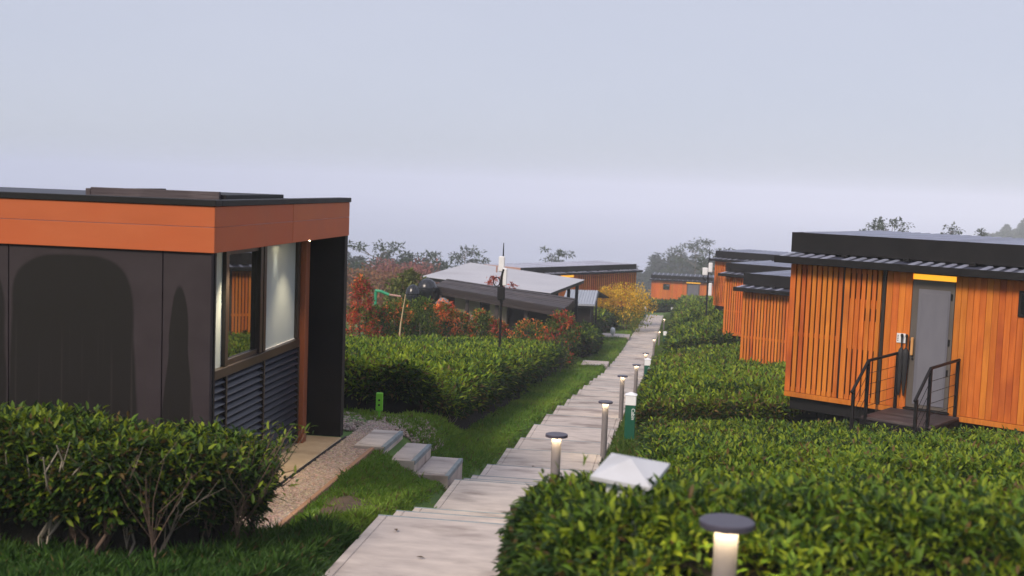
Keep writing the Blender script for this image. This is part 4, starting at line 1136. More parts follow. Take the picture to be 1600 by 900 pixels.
def hedge(label, poly, hfun, dens, leaf=.075, detail=1, cut=None, bump=.10, edge=.28, side=1.0, base_gap=.22, core_in=.16, stems=None,
          young=.5, seed=0, dry=.03, core_mat='twig', tone=1.1, near_parts=0, group='clipped tea hedges', core_lift=0.0, dscale=8.0, minrel=.13, side_w=.26, side_pow=.75, twigs=3):
    rg = np.random.default_rng(100 + seed)
    P = np.asarray(poly, float)
    lo, hi = P.min(0) - .02, P.max(0) + .02
    def top(x, y, d):
        h = hfun(x, y) + .055 * np.sin(y * 4.3 + .9 * x + 2.2 * vnoise(x * .5, y * .5) + seed)
        r = np.clip(d / edge, 0, 1)
        return gz(x, y) + h * (.62 + .38 * np.sqrt(1 - (1 - r) ** 2)) + (bushes(x, y) - .6) * bump * 1.1 + (vnoise(x * 3.1 + seed, y * 3.1) - .5) * .09
    area = (hi[0] - lo[0]) * (hi[1] - lo[1])
    root = thing('tea_hedge', label, 'hedge', (float(P[:, 0].mean()), float(P[:, 1].mean()), float(gz(P[:, 0].mean(), P[:, 1].mean()))), 0, group)
    org = np.array(root.location)
    PP, DD, LL, WW, CC = [], [], [], [], []
    def emit(x, y, z, out, rel, kind, k):
        n = len(x)
        if n == 0: return
        sc = 1 / np.sqrt(rel)
        big = vnoise(x * .9 + 3, y * .9 + seed)
        fine = vnoise(x * 4 + 7, y * 4)
        az0 = rg.uniform(0, 2 * math.pi, n)
        for i in range(k):
            az = az0 + i * 2.4 + rg.normal(0, .4, n)
            el = np.clip(rg.normal(.75 if kind == 'top' else .15, .38, n), -.6, 1.45)
            d = np.stack([np.cos(az) * np.cos(el), np.sin(az) * np.cos(el), np.sin(el)], 1)
            if out is not None: d = unit(d + out * .9)
            lg = leaf * sc * rg.uniform(.45, 1.42, n)
            ps = np.stack([x, y, z], 1) + d * (.012 + .01 * i) * sc[:, None] + rg.normal(0, .012, (n, 3)) * sc[:, None]
            ps[:, 2] -= (k - 1 - i) * .016 * sc
            fr = rg.random(n)
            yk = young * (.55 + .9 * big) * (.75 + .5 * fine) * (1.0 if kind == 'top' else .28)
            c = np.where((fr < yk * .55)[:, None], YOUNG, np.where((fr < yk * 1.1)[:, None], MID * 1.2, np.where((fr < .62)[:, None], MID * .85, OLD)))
            if kind != 'top': c = np.where((rg.random(n) < .62)[:, None], OLD, np.where((rg.random(n) < .20)[:, None], DRY * .6, c))  # side leaves skew dark and dry; flank shade is put into their colour
            dd = rg.random(n) < dry * (1 + 3.5 * (big > .72))
            c = np.where(dd[:, None], DRY, c) * tone * rg.uniform(.75, 1.25, n)[:, None]
            PP.append(ps); DD.append(d); LL.append(lg); WW.append(lg * rg.uniform(.32, .46, n)); CC.append(c)
    def rel_of(x, y):
        s, d = cam_xy(x, y)
        return np.clip((dscale / np.maximum(d, .5)) ** 0.95, minrel, 1.0)
    # top shoots
    n = int(area * dens)
    x = rg.uniform(lo[0], hi[0], n); y = rg.uniform(lo[1], hi[1], n)
    ok = in_view(x, y); x, y = x[ok], y[ok]
    d = sdf_poly(x, y, P); ok = d > 0; x, y, d = x[ok], y[ok], d[ok]
    if cut is not None: ok = cut(x, y); x, y, d = x[ok], y[ok], d[ok]
    rel = rel_of(x, y); ok = rg.random(len(x)) < rel; x, y, d, rel = x[ok], y[ok], d[ok], rel[ok]
    thin = rg.random(len(x)) < .5 + .8 * vnoise(x * 5.3 + seed, y * 5.3); x, y, d, rel = x[thin], y[thin], d[thin], rel[thin]
    z = top(x, y, d) - rg.exponential(.055, len(x)) + (rg.random(len(x)) < .02) * rg.uniform(0, .09, len(x))
    emit(x, y, z, None, rel, 'top', 4)
    # sides
    if side > 0:
        per = float(np.linalg.norm(P - np.roll(P, -1, 0), axis=1).sum())
        n = int(per * .9 * dens * side * 2.0 * (area / max(per * side_w, 1e-6)) / (area / max(per * side_w, 1e-6)))
        e0 = P; e1 = np.roll(P, -1, 0); ln = np.linalg.norm(e1 - e0, axis=1)
        pick = rg.choice(len(P), n, p=ln / ln.sum()); t = rg.random(n)
        bx = e0[pick] + (e1 - e0)[pick] * t[:, None]
        cen = P.mean(0)
        ev = unit((e1 - e0)[pick]); nrm = np.stack([-ev[:, 1], ev[:, 0]], 1)
        tst = sdf_poly(bx[:, 0] + nrm[:, 0] * .02, bx[:, 1] + nrm[:, 1] * .02, P)
        nrm = np.where((tst > 0)[:, None], nrm, -nrm)
        q = rg.random(n) ** 1.6 * side_w
        x = bx[:, 0] + nrm[:, 0] * q; y = bx[:, 1] + nrm[:, 1] * q
        ok = in_view(x, y)
        if cut is not None: ok &= cut(x, y)
        x, y, q, nrm = x[ok], y[ok], q[ok], nrm[ok]
        rel = rel_of(x, y); ok = rg.random(len(x)) < rel; x, y, q, rel, nrm = x[ok], y[ok], q[ok], rel[ok], nrm[ok]
        d = sdf_poly(x, y, P)
        tz = top(x, y, np.maximum(d, .02)); g = gz(x, y); u = rg.random(len(x)) ** side_pow
        bg = base_gap * (.5 + 1.1 * vnoise(x * 1.5, y * 1.5))
        z = g + bg + (tz - g - bg) * u
        # bushes bulge: inset some between domes
        o3 = np.stack([-nrm[:, 0], -nrm[:, 1], np.zeros(len(x))], 1)
        ins = (1 - bushes(x, y)) * .14 + (vnoise(x * 5, z * 5) - .5) * .10
        x = x - o3[:, 0] * ins; y = y - o3[:, 1] * ins
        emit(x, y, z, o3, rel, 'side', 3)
    Pv = np.concatenate(PP); Dv = np.concatenate(DD); Lv = np.concatenate(LL); Wv = np.concatenate(WW); Cv = np.concatenate(CC)
    if near_parts:
        # the leaves that show largest are objects of their own
        s, dd = cam_xy(Pv[:, 0], Pv[:, 1])
        pz = (Pv[:, 2] - CAM_Z) + dd * math.tan(PITCH)
        vis = (np.abs(s) < dd * .41) & (pz > -dd * .225)
        big = np.where(vis, Lv / np.maximum(dd, .5), 0)
        idx = np.argsort(-big)[:near_parts]
        palettes = []
        for gi, base in enumerate((YOUNG, MID * 1.2, MID, OLD * 1.3)):
            palettes.append(leaves_mesh('leaf', np.zeros((1, 3)), np.array([[0, 1.0, .001]]), np.array([1.0]), np.array([.40]), base[None] * tone, M['leaf'], 2))
        for i in idx:
            me = palettes[int(rg.choice(4, p=(.34, .28, .26, .12)))]
            o = place('leaf', me, root)
            qn = Vector(Dv[i]).to_track_quat('Y', 'Z')
            o.rotation_mode = 'QUATERNION'; o.rotation_quaternion = qn @ Quaternion((0, 1, 0), float(rg.normal(0, .4)))
            o.location = Vector(Pv[i] - org); o.scale = (float(Lv[i]),) * 3
        keep = np.ones(len(Pv), bool); keep[idx] = False
        Pv, Dv, Lv, Wv, Cv = Pv[keep], Dv[keep], Lv[keep], Wv[keep], Cv[keep]
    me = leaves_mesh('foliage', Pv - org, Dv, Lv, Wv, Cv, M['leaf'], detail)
    tag(place('foliage', me, root), kind='stuff')
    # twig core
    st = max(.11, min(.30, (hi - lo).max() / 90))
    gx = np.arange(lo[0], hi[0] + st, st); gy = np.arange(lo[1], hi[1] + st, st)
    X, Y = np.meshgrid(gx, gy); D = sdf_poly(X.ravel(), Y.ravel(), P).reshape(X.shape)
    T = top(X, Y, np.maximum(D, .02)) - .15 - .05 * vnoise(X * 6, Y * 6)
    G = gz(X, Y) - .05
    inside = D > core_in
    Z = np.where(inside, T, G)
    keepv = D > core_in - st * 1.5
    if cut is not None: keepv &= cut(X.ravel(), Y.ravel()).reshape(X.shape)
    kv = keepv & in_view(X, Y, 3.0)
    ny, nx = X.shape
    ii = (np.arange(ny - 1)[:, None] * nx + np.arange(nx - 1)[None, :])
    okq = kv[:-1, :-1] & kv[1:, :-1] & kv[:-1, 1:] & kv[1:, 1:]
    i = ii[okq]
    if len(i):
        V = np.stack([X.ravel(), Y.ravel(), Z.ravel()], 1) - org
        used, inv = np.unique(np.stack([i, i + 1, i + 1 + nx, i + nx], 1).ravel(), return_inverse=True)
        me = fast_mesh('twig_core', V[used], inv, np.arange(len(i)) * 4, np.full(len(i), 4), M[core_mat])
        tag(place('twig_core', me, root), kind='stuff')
    if stems:
        for (sx, sy, h, nbr) in stems:
            g = float(gz(sx, sy)); mb = MB()
            lean = Vector((rg.normal(0, .16), rg.normal(0, .10), 0))
            t0 = Vector((sx, sy, g - .05)); t1 = t0 + Vector((0, 0, h * rg.uniform(.25, .42))) + lean * .6
            mid = t0.lerp(t1, .5) + Vector((rg.normal(0, .035), rg.normal(0, .03), 0))
            r = rg.choice([.006, .008, .010, .014, .019])
            mb.tube([t0 - org_v(org), mid - org_v(org), t1 - org_v(org)], [r * 1.35, r, r * .85], 7)
            for b in range(nbr + twigs):
                a = rg.uniform(0, 2 * math.pi); sp = rg.uniform(.10, .38)
                e = t1 + Vector((math.cos(a) * sp, math.sin(a) * sp, h * rg.uniform(.30, .62)))
                m1 = t1.lerp(e, .35) + Vector((rg.normal(0, .035), rg.normal(0, .03), rg.normal(0, .03)))
                m2 = t1.lerp(e, .7) + Vector((rg.normal(0, .035), rg.normal(0, .03), rg.normal(0, .03)))
                st0 = t0.lerp(t1, rg.uniform(.4, 1.0))
                q = rg.uniform(.25, .6)
                mb.tube([p - org_v(org) for p in (st0, m1, m2, e)], [r * q, r * q * .8, r * q * .6, r * q * .35], 5)
            mb.build('stem', M['bark_pale' if rg.random() < .3 else 'bark'], root)
    return root
def org_v(o): return Vector((float(o[0]), float(o[1]), float(o[2])))

# cabins' fronts: nothing grows inside them
def in_front_of_cabins(x, y):
    ok = np.ones(np.shape(x), bool)
    c, s = math.cos(CR), math.sin(CR)
    for ox, oy, L in ((1.86, 20.6, 7.2), (1.87, 35.1, 6.5), (1.80, 46.7, 6.5), (1.82, 61.4, 6.5)):
        lx = (x - ox) * c + (y - oy) * s; ly = -(x - ox) * s + (y - oy) * c
        ok &= ~((lx > -.15) & (lx < L + .2) & (ly > -.30) & (ly < 4.0))
    lx = (x - 1.86) * c + (y - 20.6) * s; ly = -(x - 1.86) * s + (y - 20.6) * c
    ok &= ~((lx > 1.75) & (lx < 3.05) & (ly > -1.45) & (ly < 0))
    return ok

def keep_clear(spots, base=None):
    def f(x, y):
        ok = np.ones(np.shape(x), bool) if base is None else base(x, y)
        for sx, sy, r in spots: ok &= np.hypot(x - sx, y - sy) > r
        return ok
    return f

hN = lambda x, y: np.interp(y, [3, 3.9, 4.5, 5.0, 7, 9, 18, 22], [.36, .42, .52, .84, .76, .68, .38, .40]) + .15 * np.exp(-((x + .17) ** 2 + (y - 5.22) ** 2) / .10)
st_r = [(-.62 + .06 * k, 7.0 - .42 * k, .7, 4) for k in range(4)]
hedge('big foreground tea hedge filling the lower right, with broad leaves close to view',
      [(-.72, 7.35), (-.86, 6.8), (-.70, 5.7), (-.48, 4.4), (-.36, 3.0), (9.5, 3.0), (9.5, 19.5), (-.38, 19.5), (-.30, 13), (-.28, 9.2), (-.45, 8.0)],
      hN, 1900, .051, 2, keep_clear([(.235, 4.68, .27), (-.17, 5.47, .16)], in_front_of_cabins), stems=st_r, seed=1, tone=1.0, young=.68, near_parts=300, dscale=8.5, dry=.03)

hedge('clipped tea hedge between the second green sign and the second slatted cabin',
      [(-.52, 20.9), (-.50, 42.5), (7, 42.5), (7, 20.9)], lambda x, y: np.interp(y, [20, 23, 42], [.48, .68, .66]), 1300, .062, 1, in_front_of_cabins, seed=2, young=.75, dry=.05)
hedge('dark fronted clipped hedge beside the far path, left of the third cabin',
      [(-.22, 46.0), (-.18, 60.0), (7, 60.0), (7, 46.0)], lambda x, y: .85 + 0 * x, 900, .08, 1, in_front_of_cabins, seed=3, young=.6)
hedge('clipped hedge surrounding the farther thin black pole',
      [(-.12, 62.6), (-.10, 74), (5, 74), (5, 62.6)], lambda x, y: .9 + 0 * x, 900, .08, 1, in_front_of_cabins, seed=4, young=.65)
hedge('last clipped hedge on the right before the path ends',
      [(0.0, 76.5), (0.0, 101), (5, 101), (5, 76.5)], lambda x, y: .85 + .1 * np.sin(y * .8), 900, .085, 1, in_front_of_cabins, seed=5, young=.6)
hedge('bright bushy hedge right under the grey door of the far end cabin',
      [(.35, 104.5), (.35, 111.2), (4.5, 111.2), (4.5, 104.5)], lambda x, y: 1.05 + 0 * x, 900, .09, 1, None, seed=6, young=.75)
hedge('dark hedge closing off the end of the path',
      [(-2.8, 104.6), (-2.8, 108), (.30, 108), (.30, 104.6)], lambda x, y: .78 + 0 * x, 900, .09, 1, None, seed=7, young=.2)
# left side
st_l = []
for k in range(34):
    st_l.append((-3.12 - k * .145 + rnd.uniform(-.08, .08), 7.72 + rnd.uniform(-.1, .25) + (.55 if k == 0 else .3 if k == 1 else 0), .95, 5))
st_l += [(-3.15, 8.7, .9, 6), (-3.22, 8.95, .9, 6)]
LH = hedge('near tea hedge on the left with gnarled bare stems in front of the garden building',
      [(-3.02, 8.62), (-3.25, 7.85), (-3.7, 7.55), (-8, 7.35), (-8, 8.95), (-3.5, 9.3), (-3.08, 9.1)],
      lambda x, y: .86 + .05 * np.sin(x * 2.1), 1150, .064, 2, None, stems=st_l, base_gap=.16, core_in=.34, side=.80, seed=8, side_pow=.42, twigs=7, young=.42, near_parts=300, tone=.9, dscale=10, dry=.02)
def overhang():
    # loose branches that lean out over the gravel at the hedge's right end
    rg = np.random.default_rng(77); org = np.array(LH.location)
    P, D, L, C = [], [], [], []
    for k in range(34):
        a = Vector((-3.12 + rg.uniform(-.1, .08), 8.55 + rg.uniform(-.25, .45), 7.22 + rg.uniform(.15, .45)))
        e = Vector((-2.93 + rg.uniform(-.22, .24), 8.62 + rg.uniform(-.45, .5), 7.22 + rg.uniform(.42, .93)))
        m = a.lerp(e, .5) + Vector((rg.normal(0, .03), rg.normal(0, .03), -.03))
        MB().tube([a - org_v(org), m - org_v(org), e - org_v(org)], [.007, .005, .002], 5).build('branch', M['bark'], LH)
        for j in range(16):
            t = rg.uniform(.35, 1.02); p = a.lerp(e, t)
            az = rg.uniform(0, 6.28); el = rg.normal(.5, .5)
            P.append((p.x - org[0] + rg.normal(0, .03), p.y - org[1] + rg.normal(0, .03), p.z - org[2] + rg.normal(0, .025)))
            D.append((math.cos(az) * math.cos(el), math.sin(az) * math.cos(el), math.sin(el)))
            L.append(.064 * rg.uniform(.5, 1.4)); f = rg.random()
            C.append((YOUNG if f < .22 else MID if f < .6 else OLD) * rg.uniform(.7, 1.1))
    P, D, L, C = map(np.array, (P, D, L, C))
    tag(place('spray_leaves', leaves_mesh('spray_leaves', P, D, L, L * .34, C, M['leaf'], 2), LH), kind='stuff')
overhang()
st_m = [(-3.5 - .5 * k + rnd.uniform(-.1, .1), 16.75 - .02 * k, .9, 5) for k in range(7)]
st_m += [(-3.5 - .06 * k, 17.6 + 1.5 * k, .8, 5) for k in range(7)] + [(-3.75, 39.6, .9, 6), (-3.85, 39.9, .9, 6), (-3.65, 38.9, .9, 5)]
hedge('large flat topped tea hedge on the left behind the garden building',
      [(-3.30, 16.9), (-3.55, 16.5), (-4.6, 16.05), (-12, 15.9), (-16, 20), (-14, 34), (-9.0, 35), (-8.2, 41), (-5.4, 46), (-3.75, 40.4), (-3.45, 30)],
      lambda x, y: np.interp(y, [16, 18, 24, 40, 46], [.60, .82, .86, .82, .70]) , 1300, .062, 1,
      keep_clear([(-4.56, 31.5, .06)]), stems=st_m, base_gap=.30, core_in=.30, side_pow=.5, twigs=5, seed=9, young=.75, dry=.03)
hedge('rounded dark hedge left of the path between side slab and red shrub',
      [(-3.55, 49.5), (-3.45, 56), (-5.2, 57), (-5.6, 50.5)], lambda x, y: 1.0 + 0 * x, 900, .085, 1, None, seed=10, young=.35, bump=.2, edge=.6)
hedge('darker clipped hedge left of the far path below the grey shed',
      [(-4.1, 69), (-3.6, 79), (-7.5, 80), (-7.5, 64), (-5.2, 63)], lambda x, y: 1.05 + 0 * x, 900, .09, 1, None, seed=11, young=.35, bump=.22, edge=.5)
hedge('farthest left hedge running under the yellow shrub',
      [(-3.4, 82), (-3.05, 101), (-8, 101), (-8, 82)], lambda x, y: 1.1 + 0 * x, 900, .09, 1, None, seed=12, young=.4, bump=.2, edge=.5)

# ------------------------------------------------------------------ grass
def grass(name, poly, dens, h, cols, seed, skip=None, lean=.5, dscale=7, wide=1.0):
    rg = np.random.default_rng(seed)
    P = np.asarray(poly, float); lo, hi = P.min(0), P.max(0)
    n = int((hi[0] - lo[0]) * (hi[1] - lo[1]) * dens)
    x = rg.uniform(lo[0], hi[0], n); y = rg.uniform(lo[1], hi[1], n)
    ok = in_view(x, y, .6); x, y = x[ok], y[ok]
    s, d = cam_xy(x, y); rel = np.clip((dscale / d) ** 1.2, .03, 1)
    ok = (rg.random(len(x)) < rel) & (sdf_poly(x, y, P) > 0)
    x, y, rel = x[ok], y[ok], rel[ok]
    if skip is not None: ok = skip(x, y, rg); x, y, rel = x[ok], y[ok], rel[ok]
    n = len(x); sc = 1 / np.sqrt(rel)
    az = rg.uniform(0, 2 * math.pi, n); el = np.clip(rg.normal(1.0, .35, n), .15, 1.5)
    D = np.stack([np.cos(az) * np.cos(el), np.sin(az) * np.cos(el), np.sin(el)], 1)
    patch = vnoise(x * 1.3 + seed, y * 1.3)
    tuft = vnoise(x * 9.5 + 2, y * 9.5) ** 2; L = h * (.30 + .6 * patch + 1.1 * tuft) * rg.uniform(.6, 1.3, n) * np.sqrt(sc)
    W = .0085 * sc * wide * rg.uniform(.7, 1.4, n)
    mixv = np.clip(vnoise(x * .8, y * .8 + seed) + rg.normal(0, .22, n), 0, 1)[:, None]
    C = cols[0] * (1 - mixv) + cols[1] * mixv
    dr = rg.random(n) < .05
    C = np.where(dr[:, None], np.array([.17, .13, .05]), C)
    me = leaves_mesh(name, np.stack([x, y, gz(x, y) - .005], 1), D, L, W, C, M['grass'], 1, .25, .1)
    tag(place(name, me), kind='stuff')
G1 = (np.array([.095, .22, .026]), np.array([.24, .36, .045]))
def bare(x, y, rg):
    d = np.hypot((x + 2.98) / .34, (y - 10.85) / .95) + (vnoise(x * 4, y * 4) - .5) * .5
    return rg.random(len(x)) > np.clip(1.25 - d * .8, 0, .93)
G2 = (np.array([.045, .120, .020]), np.array([.12, .22, .035]))  # darker, bluer blades; shade on this lawn is partly put into the colour
grass('lawn_grass', [(-2.44, 9.6), (-2.44, 13.6), (-2.50, 13.6), (-3.38, 13.56), (-3.38, 10.0), (-3.9, 9.7)], 6500, .065, G1, 31, bare, dscale=9)
grass('shade_toned_grass', [(-2.44, 5.2), (-2.44, 9.6), (-3.9, 9.7), (-8, 9.2), (-8, 4.6), (-2.44, 4.6)], 5200, .105, G2, 36, None, dscale=9, wide=1.3)
grass('verge_grass', [(-2.46, 14.55), (-2.42, 44), (-2.44, 103), (-3.9, 103), (-4.5, 66), (-4.3, 47), (-3.95, 41), (-3.75, 20), (-3.9, 16.6), (-5.2, 16.2), (-3.0, 14.6)], 5200, .06, G1, 32, dscale=9)
grass('kerb_grass', [(-.98, 7.6), (-.96, 103), (-.1, 103), (-.2, 60), (-.5, 40), (-.5, 20), (-.28, 9)], 5200, .06, (np.array([.05, .11, .012]), np.array([.12, .20, .025])), 33, dscale=9)
grass('rough_grass', [(-.4, 42.4), (6, 42.4), (6, 46.2), (-.4, 46.2)], 2500, .16, (np.array([.06, .09, .015]), np.array([.15, .13, .03])), 34, dscale=9)
grass('field_grass', [(-.1, 60.2), (-.1, 62.6), (4, 62.6), (4, 60.2)], 2500, .2, G1, 35, dscale=9)

def soil_patch():
    n = 22; V = [(-2.98, 10.85, float(gz(-2.98, 10.85)) + .035)]
    for k in range(n):
        a = 2 * math.pi * k / n; r = 1 + .25 * math.sin(3 * a + 1) + rnd.uniform(-.1, .1)
        x, y = -2.98 + .30 * r * math.cos(a), 10.85 + .80 * r * math.sin(a)
        V.append((x, y, float(gz(x, y)) + .02))
    mb = MB(); mb.add(V, [(0, 1 + k, 1 + (k + 1) % n) for k in range(n)])
    tag(mb.build('bare_soil', M['soil']), kind='structure')
soil_patch()

# ------------------------------------------------------------------ shrubs and trees
def clump_leaves(rg, centers, rad, per, leaf, cols, up=.3, flat=1.0):
    n = len(centers) * per
    c = np.repeat(centers, per, 0); r = np.repeat(rad, per)
    v = unit(rg.normal(size=(n, 3))) * (rg.random(n) ** .5)[:, None]
    v[:, 2] *= flat
    P = c + v * r[:, None]
    D = unit(v + rg.normal(0, .6, (n, 3)) + np.array([0, 0, up]))
    L = leaf * rg.uniform(.6, 1.3, n)
    return P, D, L, cols(rg, P, np.repeat(np.arange(len(centers)), per))

def shrub(name, label, cat, x, y, h, r, cols, seed, n=70, per=26, leaf=.11, shape='egg', group=None, z0=None, stems=3, stem_mat='bark', low=.12, srad=.2):
    rg = np.random.default_rng(500 + seed)
    z = float(gz(x, y)) if z0 is None else z0
    R = thing(name, label, cat, (x, y, z), 0, group)
    u = rg.random(n) ** .8; th = rg.uniform(0, 2 * math.pi, n)
    hh = low * h + (h * (1 - low)) * u
    t = (hh / h - low) / (1 - low)
    prof = np.sqrt(np.clip(1 - (2 * t - .9) ** 2 / 1.3, .02, 1)) if shape == 'egg' else np.clip(1.12 - t, .05, 1) ** .75 if shape == 'cone' else np.sqrt(np.clip(1 - (2 * t - 1) ** 2 * .7, .05, 1))
    rr = r * prof * (.45 + .55 * rg.random(n) ** .5) * (.8 + .4 * rg.random(n))
    C = np.stack([rr * np.cos(th), rr * np.sin(th), hh], 1)
    P, D, L, c = clump_leaves(rg, C, rg.uniform(.7, 1.3, n) * srad * r ** .5, per, leaf, lambda g, p, ci: cols(g, p, ci, h))
    me = leaves_mesh('foliage', P, D, L, L * .42, c, M['leaf_far'], 1)
    tag(place('foliage', me, R), kind='stuff')
    for k in range(stems):
        a = 2 * math.pi * k / max(stems, 1) + rg.random(); q = r * .45
        mb = MB().tube([(.05 * math.cos(a), .05 * math.sin(a), -.3), (q * .35 * math.cos(a), q * .35 * math.sin(a), h * .35), (q * math.cos(a), q * math.sin(a), h * .8)], [.035, .026, .010], 7)
        mb.build('stem', M[stem_mat], R)
    return R

RED, ORG, DGR, LGR, OLV = np.array([.50, .085, .045]), np.array([.78, .22, .05]), np.array([.055, .105, .018]), np.array([.16, .24, .032]), np.array([.26, .23, .05])
def colmix(red, org, grn, top=0.0):
    def f(g, p, ci, h):
        n = len(p); k = g.random(n); cl = np.modf(np.sin(ci * 12.9898) * 43758.5)[0]; cl = np.abs(cl)
        u = np.clip(p[:, 2] / h, 0, 1.1)
        hot = (cl < (red + org) * (1 + top * (u - .5) * 2)) & (k < .8)
        isred = np.abs(np.modf(np.sin(ci * 78.233) * 9631.1)[0]) < red / (red + org + 1e-6)
        c = np.where(isred[:, None], RED, ORG)
        gcol = np.where((k < .5)[:, None], DGR, np.where((k < .85)[:, None], LGR * grn, OLV * .8))
        return np.where(hot[:, None], c, gcol) * g.uniform(.7, 1.3, n)[:, None]
    return f
SG = 'red and green shrubs before the dark roofed building'
def at_px(px, d):
    s = (px - 800) / FPX * d
    return s * math.cos(YAW) - d * math.sin(YAW), s * math.sin(YAW) + d * math.cos(YAW)
specs = [  # column, depth, height, radius, colours, label, shape
    (566, 38.5, 2.75, .62, colmix(.55, .16, .9, .1), 'tall cone shaped dark red shrub nearest the dark end wall', 'cone'),
    (592, 39.5, 1.8, .48, colmix(.01, .08, 1.0, .3), 'olive green shrub just right of the tall red cone shrub', 'egg'),
    (616, 40.5, 2.0, .5, colmix(.03, .10, .95, .4), 'green shrub behind the leaning pale bare stem', 'egg'),
    (632, 42.5, 2.1, .42, colmix(.12, .24, .95, .5), 'orange tipped shrub between two green ones under the green pipe', 'egg'),
    (660, 42, 2.2, .58, colmix(.0, .03, .95, .3), 'bushy green shrub on pale stems before the black tanks', 'egg'),
    (696, 43.5, 2.1, .55, colmix(.03, .46, 1.1, .6), 'bright orange red shrub at the left end of the plank roof', 'egg'),
    (722, 44, 1.75, .5, colmix(.02, .38, 1.1, .2), 'low orange and green shrub before the beige wall panel', 'egg'),
    (752, 44.5, 1.9, .52, colmix(.01, .08, 1.1, .5), 'mostly green shrub left of the nearer black pole', 'egg'),
    (777, 44.5, 1.55, .46, colmix(.22, .28, .95, .2), 'dull red shrub growing right behind the nearer black pole', 'egg'),
    (832, 44.2, 1.55, .72, colmix(.02, .36, 1.1, .2), 'wide orange flecked shrub under the right part of the plank roof', 'egg'),
]
for i, (px_, d_, h_, r_, cf, lab, shp) in enumerate(specs):
    x, y = at_px(px_, d_)
    shrub('red_leaf_shrub', lab, 'shrub', x, y, h_, r_, cf, i, n=125, per=30, leaf=.105, shape=shp, group=SG, stems=3, stem_mat='bark_pale' if i in (2, 4) else 'bark', low=.28 if i in (2, 4) else .1)
shrub('red_leaf_shrub', 'dark red and green shrub at the hedge end by the plank roof corner', 'shrub', -3.98, 42.9, 1.95, .62, colmix(.22, .05, .8, .9), 21, n=140, per=30, leaf=.11, shape='egg', group=SG, low=.02)
def yel(g, p, ci, h):
    n = len(p); k = g.random(n); u = np.clip(p[:, 2] / h + g.normal(0, .12, n), 0, 1)
    c = np.where((u > .42)[:, None], np.array([.76, .50, .028]), np.array([.20, .26, .02]))
    return np.where((k < .15)[:, None], np.array([.30, .26, .03]), c) * g.uniform(.75, 1.2, n)[:, None]
shrub('yellow_shrub', 'large golden yellow shrub left of the far end of the path', 'shrub', -3.05, 74.0, 2.6, 1.45, yel, 40, n=200, per=26, leaf=.15, shape='ball', low=.05, srad=.34)
shrub('yellow_shrub', 'smaller upright yellow shrub standing against the long dark cabin', 'shrub', -4.35, 73.0, 2.5, .6, yel, 41, n=75, per=24, leaf=.15, shape='cone', low=.05)
for i, (px_, d_, zt, lab) in enumerate(((770, 51.5, 6.02, 'left one of two small red shoots showing above the plank roof'), (801, 51, 5.86, 'right one of two small red shoots showing above the plank roof'))):
    x, y = at_px(px_, d_); g0 = float(gz(x, y))
    shrub('red_leaf_shrub', lab, 'shrub', x, y, zt - g0, .36 if i == 0 else .18, lambda g, p, ci, h: np.tile(np.array([.50, .12, .07]), (len(p), 1)) * g.uniform(.6, 1.2, (len(p), 1)), 50 + i, n=11 if i == 0 else 6, per=12, leaf=.15, shape='egg', low=.86, srad=.16)
def bright(g, p, ci, h): return np.where((g.random(len(p)) < .5)[:, None], np.array([.18, .20, .05]), np.array([.10, .13, .03])) * g.uniform(.6, 1.3, (len(p), 1))
x, y = at_px(634, 49)
shrub('leafy_tree', 'yellow green leafy tree top behind the domed tanks', 'tree', x, y, 3.2, .8, bright, 60, n=70, per=22, leaf=.2, shape='egg', low=.5)
# leaning bare stem and stump in the hedge
bs = thing('bare_stem', 'thin pale bare stem rising from a peeled stump in the left hedge', 'tree', (*at_px(622, 37), 4.45))
MB().tube([(-.12, 0, -.2), (.0, 0, .40), (.08, 0, .62)], [.06, .055, .04], 8).build('stump', M['straw_wood'], bs)
MB().tube([(.06, 0, .55), (.10, .02, 1.2), (.22, .03, 2.1)], [.028, .022, .014], 7).build('thin_stem', M['straw_wood'], bs)
MB().tube([(.05, 0, .52), (.25, .03, .75), (.34, .05, .95)], [.03, .02, .012], 6).build('side_branch', M['bark'], bs)

